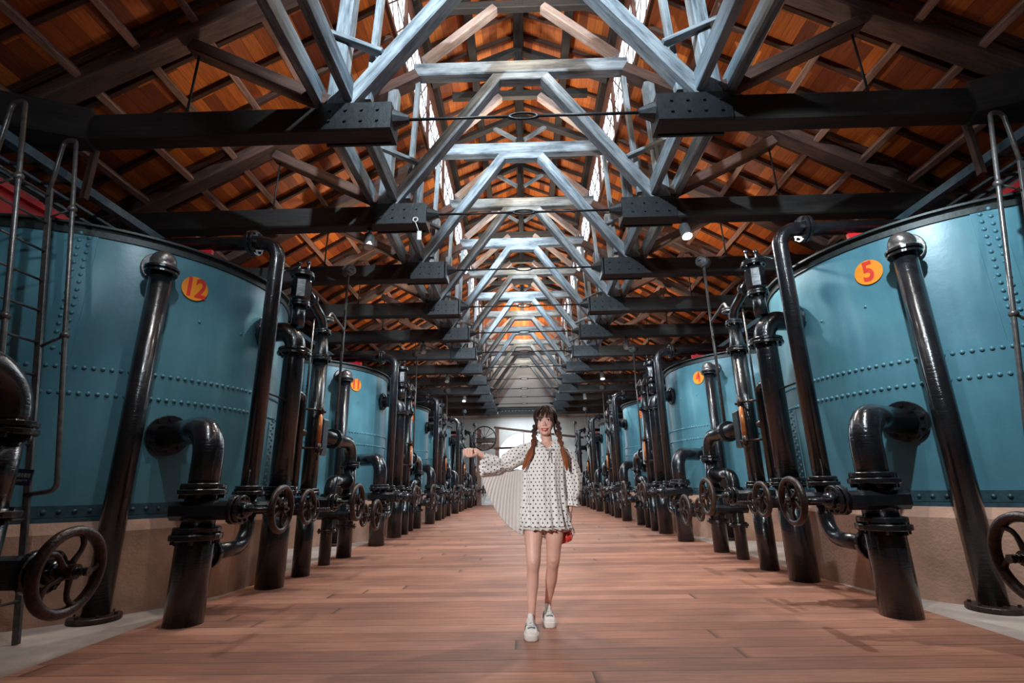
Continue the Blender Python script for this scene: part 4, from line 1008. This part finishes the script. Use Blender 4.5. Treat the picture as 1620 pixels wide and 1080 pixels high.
for k in range(20):          # fringe
    u0 = k / 19; x1 = .030 + .125 * u0; pts = []; rs = []; zb = rr.uniform(1.528, 1.55) + (.0 if .25 < u0 < .8 else -.02)
    for i in range(7):
        u = i / 6; x = .098 + (x1 - .098) * (u ** .75) + .004 * math.sin(u * 5 + k); zz = 1.648 + (zb - 1.648) * u; yy = 4.045 - .055 * math.sin(min(1, u * 1.15) * PI / 2) - .006 + .012 * abs(u0 - .5)
        pts.append((x, yy, zz)); rs.append(.0045 * (1 - u * .75))
    h.tube(pts, rs, 6)
for s, xs in ((-1, (.030, .018, .012)), (1, (.158, .168, .176))):      # face-framing locks
    for k in range(6):
        o_ = rr.uniform(-.006, .006)
        h.tube([(.10 + s * .035, 4.035, 1.632), (xs[0] + o_ - s * .004, 4.005 + o_, 1.585), (xs[0] + o_, 4.012, 1.53), (xs[1] + o_, 4.025 + k * .004, 1.47), (xs[2] + o_ * 1.5 + s * .004, 4.03 + k * .004, 1.435 - k * .006)], [.003, .006, .006, .005, .0015], 7)
child(h.build('hair', HAIR))
def braid(pts, tail, name='braid'):
    m = MB(); C = [V(p) for p in pts]; tot = [0]
    for a, b_ in zip(C, C[1:]): tot.append(tot[-1] + (b_ - a).length)
    nseg = max(4, int(tot[-1] / .022))
    for k in range(nseg):
        d = tot[-1] * (k + .5) / nseg; i = max(q for q in range(len(tot)) if tot[q] <= d); i = min(i, len(C) - 2)
        p = C[i].lerp(C[i + 1], (d - tot[i]) / (tot[i + 1] - tot[i])); dr = (C[i + 1] - C[i]).normalized(); sd = dr.cross(V((0, 1, 0))).normalized(); w_ = 1 if k % 2 else -1
        q = p + sd * .007 * w_
        m.tube([q - dr * .017 + sd * .006 * w_, q - dr * .008 + sd * .004 * w_, q + dr * .004, q + dr * .015 - sd * .006 * w_], [.006, .0145, .0145, .006], 16)
        q = p - sd * .006 * w_ + V((0, -.006, 0)); m.tube([q - dr * .012, q, q + dr * .012], [.005, .011, .005], 8)
    t = [V(p) for p in tail]; m.disc(t[0], t[1] - t[0], .013, .012, 12)
    for k in range(16):
        o_ = V((rr.uniform(-.012, .012), rr.uniform(-.008, .008), 0)); m.tube([t[0] + o_ * .3, t[0].lerp(t[1], .5) + o_ * 1.5, t[1] + o_ * 1.7, t[2] + o_ * .7 + V((0, 0, rr.uniform(0, .02)))], [.005, .008, .007, .0012], 7)
    child(m.build(name, HAIR))
braid([(.018, 4.06, 1.49), (.006, 4.035, 1.44), (.003, 4.00, 1.385), (-.008, 3.985, 1.33)], [(-.010, 3.985, 1.325), (-.045, 3.975, 1.235), (-.092, 3.965, 1.140)])
braid([(.188, 4.08, 1.535), (.205, 4.06, 1.475), (.200, 4.01, 1.40), (.214, 3.985, 1.33)], [(.215, 3.985, 1.325), (.235, 3.965, 1.23), (.246, 3.960, 1.128)])
for x in (.030, .176):
    m = MB(); m.tube([(x, 4.06, 1.478), (x, 4.055, 1.455)], .0012, 6); m.torus((x, 4.05, 1.432), (0, 1, 0), .016, .0022, 24, 6)
    for v in range(len(m.v) - 144, len(m.v)):
        a_, b2, c2 = m.v[v]; m.v[v] = (x + (a_ - x) * .55, b2, 1.432 + (c2 - 1.432) * 1.35)
    child(m.build('earring', WHITEP, None, label='silver drop earring'))
# shoes
def shoe(x0, ytoe, ang, name='shoe'):
    e = bpy.data.objects.new(name, None); COL.objects.link(e); e.location = (x0 - .03, ytoe - 4.08, 0); e.rotation_euler = (0, 0, ang); e.parent = girl; e['label'] = 'white platform sneaker with blue-grey trim'
    Wd = [(0, .018), (.008, .034), (.03, .047), (.07, .052), (.12, .046), (.17, .041), (.215, .040), (.235, .034), (.245, .018)]
    s_ = MB(); vs = []; prof_ = [(y, w_) for y, w_ in Wd]
    outl = [(w_, y) for y, w_ in prof_] + [(-w_, y) for y, w_ in reversed(prof_)]; k = len(outl)
    for z, sc_ in ((0, .95), (.006, 1.0), (.034, 1.02), (.040, .98)):
        for x, y in outl: vs.append((x * sc_, .122 + (y - .122) * (1 + (sc_ - 1) * .4), z))
    fs = [(a * k + i, a * k + (i + 1) % k, (a + 1) * k + (i + 1) % k, (a + 1) * k + i) for a in range(3) for i in range(k)] + [tuple(range(k - 1, -1, -1)), tuple(range(3 * k, 4 * k))]
    s_.add(vs, fs, True); s_.build('sole', SHOEW, e)
    u = MB(); H = [(.006, .030, .050), (.02, .040, .066), (.05, .046, .074), (.085, .043, .088), (.12, .039, .108), (.15, .036, .122), (.19, .036, .112), (.225, .033, .108), (.238, .020, .092)]; vs = []; q = 14
    for (y, w_, hh) in H:
        for j in range(q + 1):
            t = PI * j / q; vs.append((w_ * math.cos(t) * (1 if hh < .1 else 1), y, .036 + (hh - .036) * (math.sin(t) ** .7 if math.sin(t) > 0 else 0)))
    r0 = len(H); fs = [(i * (q + 1) + j, i * (q + 1) + j + 1, (i + 1) * (q + 1) + j + 1, (i + 1) * (q + 1) + j) for i in range(r0 - 1) for j in range(q)]
    fs += [tuple(range(q, -1, -1)), tuple((r0 - 1) * (q + 1) + j for j in range(q + 1))]
    u.add(vs, fs, True); u.build('upper', SHOEW, e)
    t_ = MB(); t_.tube([(0, .10, .090), (0, .130, .116), (0, .143, .130), (0, .150, .132)], [.020, .022, .020, .012], 12); t_.build('tongue', SHOEW, e)
    l = MB()
    for i in range(5):
        y = .062 + i * .021; z = .082 + i * .0125; w_ = .021
        l.tube([(-w_, y, z - .008), (-w_ * .4, y + .004, z + .006), (w_ * .5, y + .010, z + .008), (w_, y + .014, z - .004)], .0028, 6)
        l.tube([(w_, y, z - .008), (w_ * .4, y + .004, z + .007), (-w_ * .5, y + .010, z + .008), (-w_, y + .014, z - .004)], .0028, 6)
    l.build('laces', WHITEP, e)
    g_ = MB()
    for s in (-1, 1):
        for i in range(3): g_.tube([(s * .026, .088 + i * .018, .084 + i * .005), (s * .036, .098 + i * .018, .070 + i * .003), (s * .042, .108 + i * .017, .046)], .0030, 6)
    g_.tube([(-.026, .046, .072), (0, .040, .080), (.026, .046, .072)], .004, 8)
    g_.build('trim_stripes', SHOEB, e); return e
shoe(-.053, 3.855, math.radians(2)); shoe(.092, 4.185, math.radians(5))
# bag held behind her left side
bg = thing('handbag', 'small red and white patterned pouch with white strap held in her left hand', 'bag', (.225, 4.15, .635))
m, nt, b_ = mat('red_floral_cloth'); vo = N(nt, 'ShaderNodeTexVoronoi'); vo.inputs['Scale'].default_value = 62; nt.links.new(coords(nt), vo.inputs['Vector'])
nt.links.new(ramp(nt, vo.outputs['Distance'], [(.0, (.80, .62, .20)), (.18, (.78, .70, .62)), (.32, (.70, .05, .035)), (1, (.62, .03, .025))]), b_.inputs['Base Color']); BAGRED = m
m = MB(); vs = []; fs = []; q = 24
for i, (z, rx, ry) in enumerate(((-.038, .030, .012), (-.032, .052, .024), (-.005, .062, .030), (.022, .055, .026), (.040, .044, .012))):
    for j in range(q): t = 2 * PI * j / q; vs.append((rx * math.cos(t), ry * math.sin(t), z + .25 * rx * math.cos(t)))
fs = [(i * q + j, i * q + (j + 1) % q, (i + 1) * q + (j + 1) % q, (i + 1) * q + j) for i in range(4) for j in range(q)] + [tuple(range(q - 1, -1, -1)), tuple(range(4 * q, 5 * q))]
m.add(vs, fs, True); m.build('pouch', BAGRED, bg)
m = MB(); m.pipe([(.052, 0, .03), (.075, -.01, .0), (.070, -.02, .055), (.030, -.055, .13), (.020, -.06, .10), (-.03, -.02, .045)], .006, .012, 8); m.build('strap', WHITEP, bg)
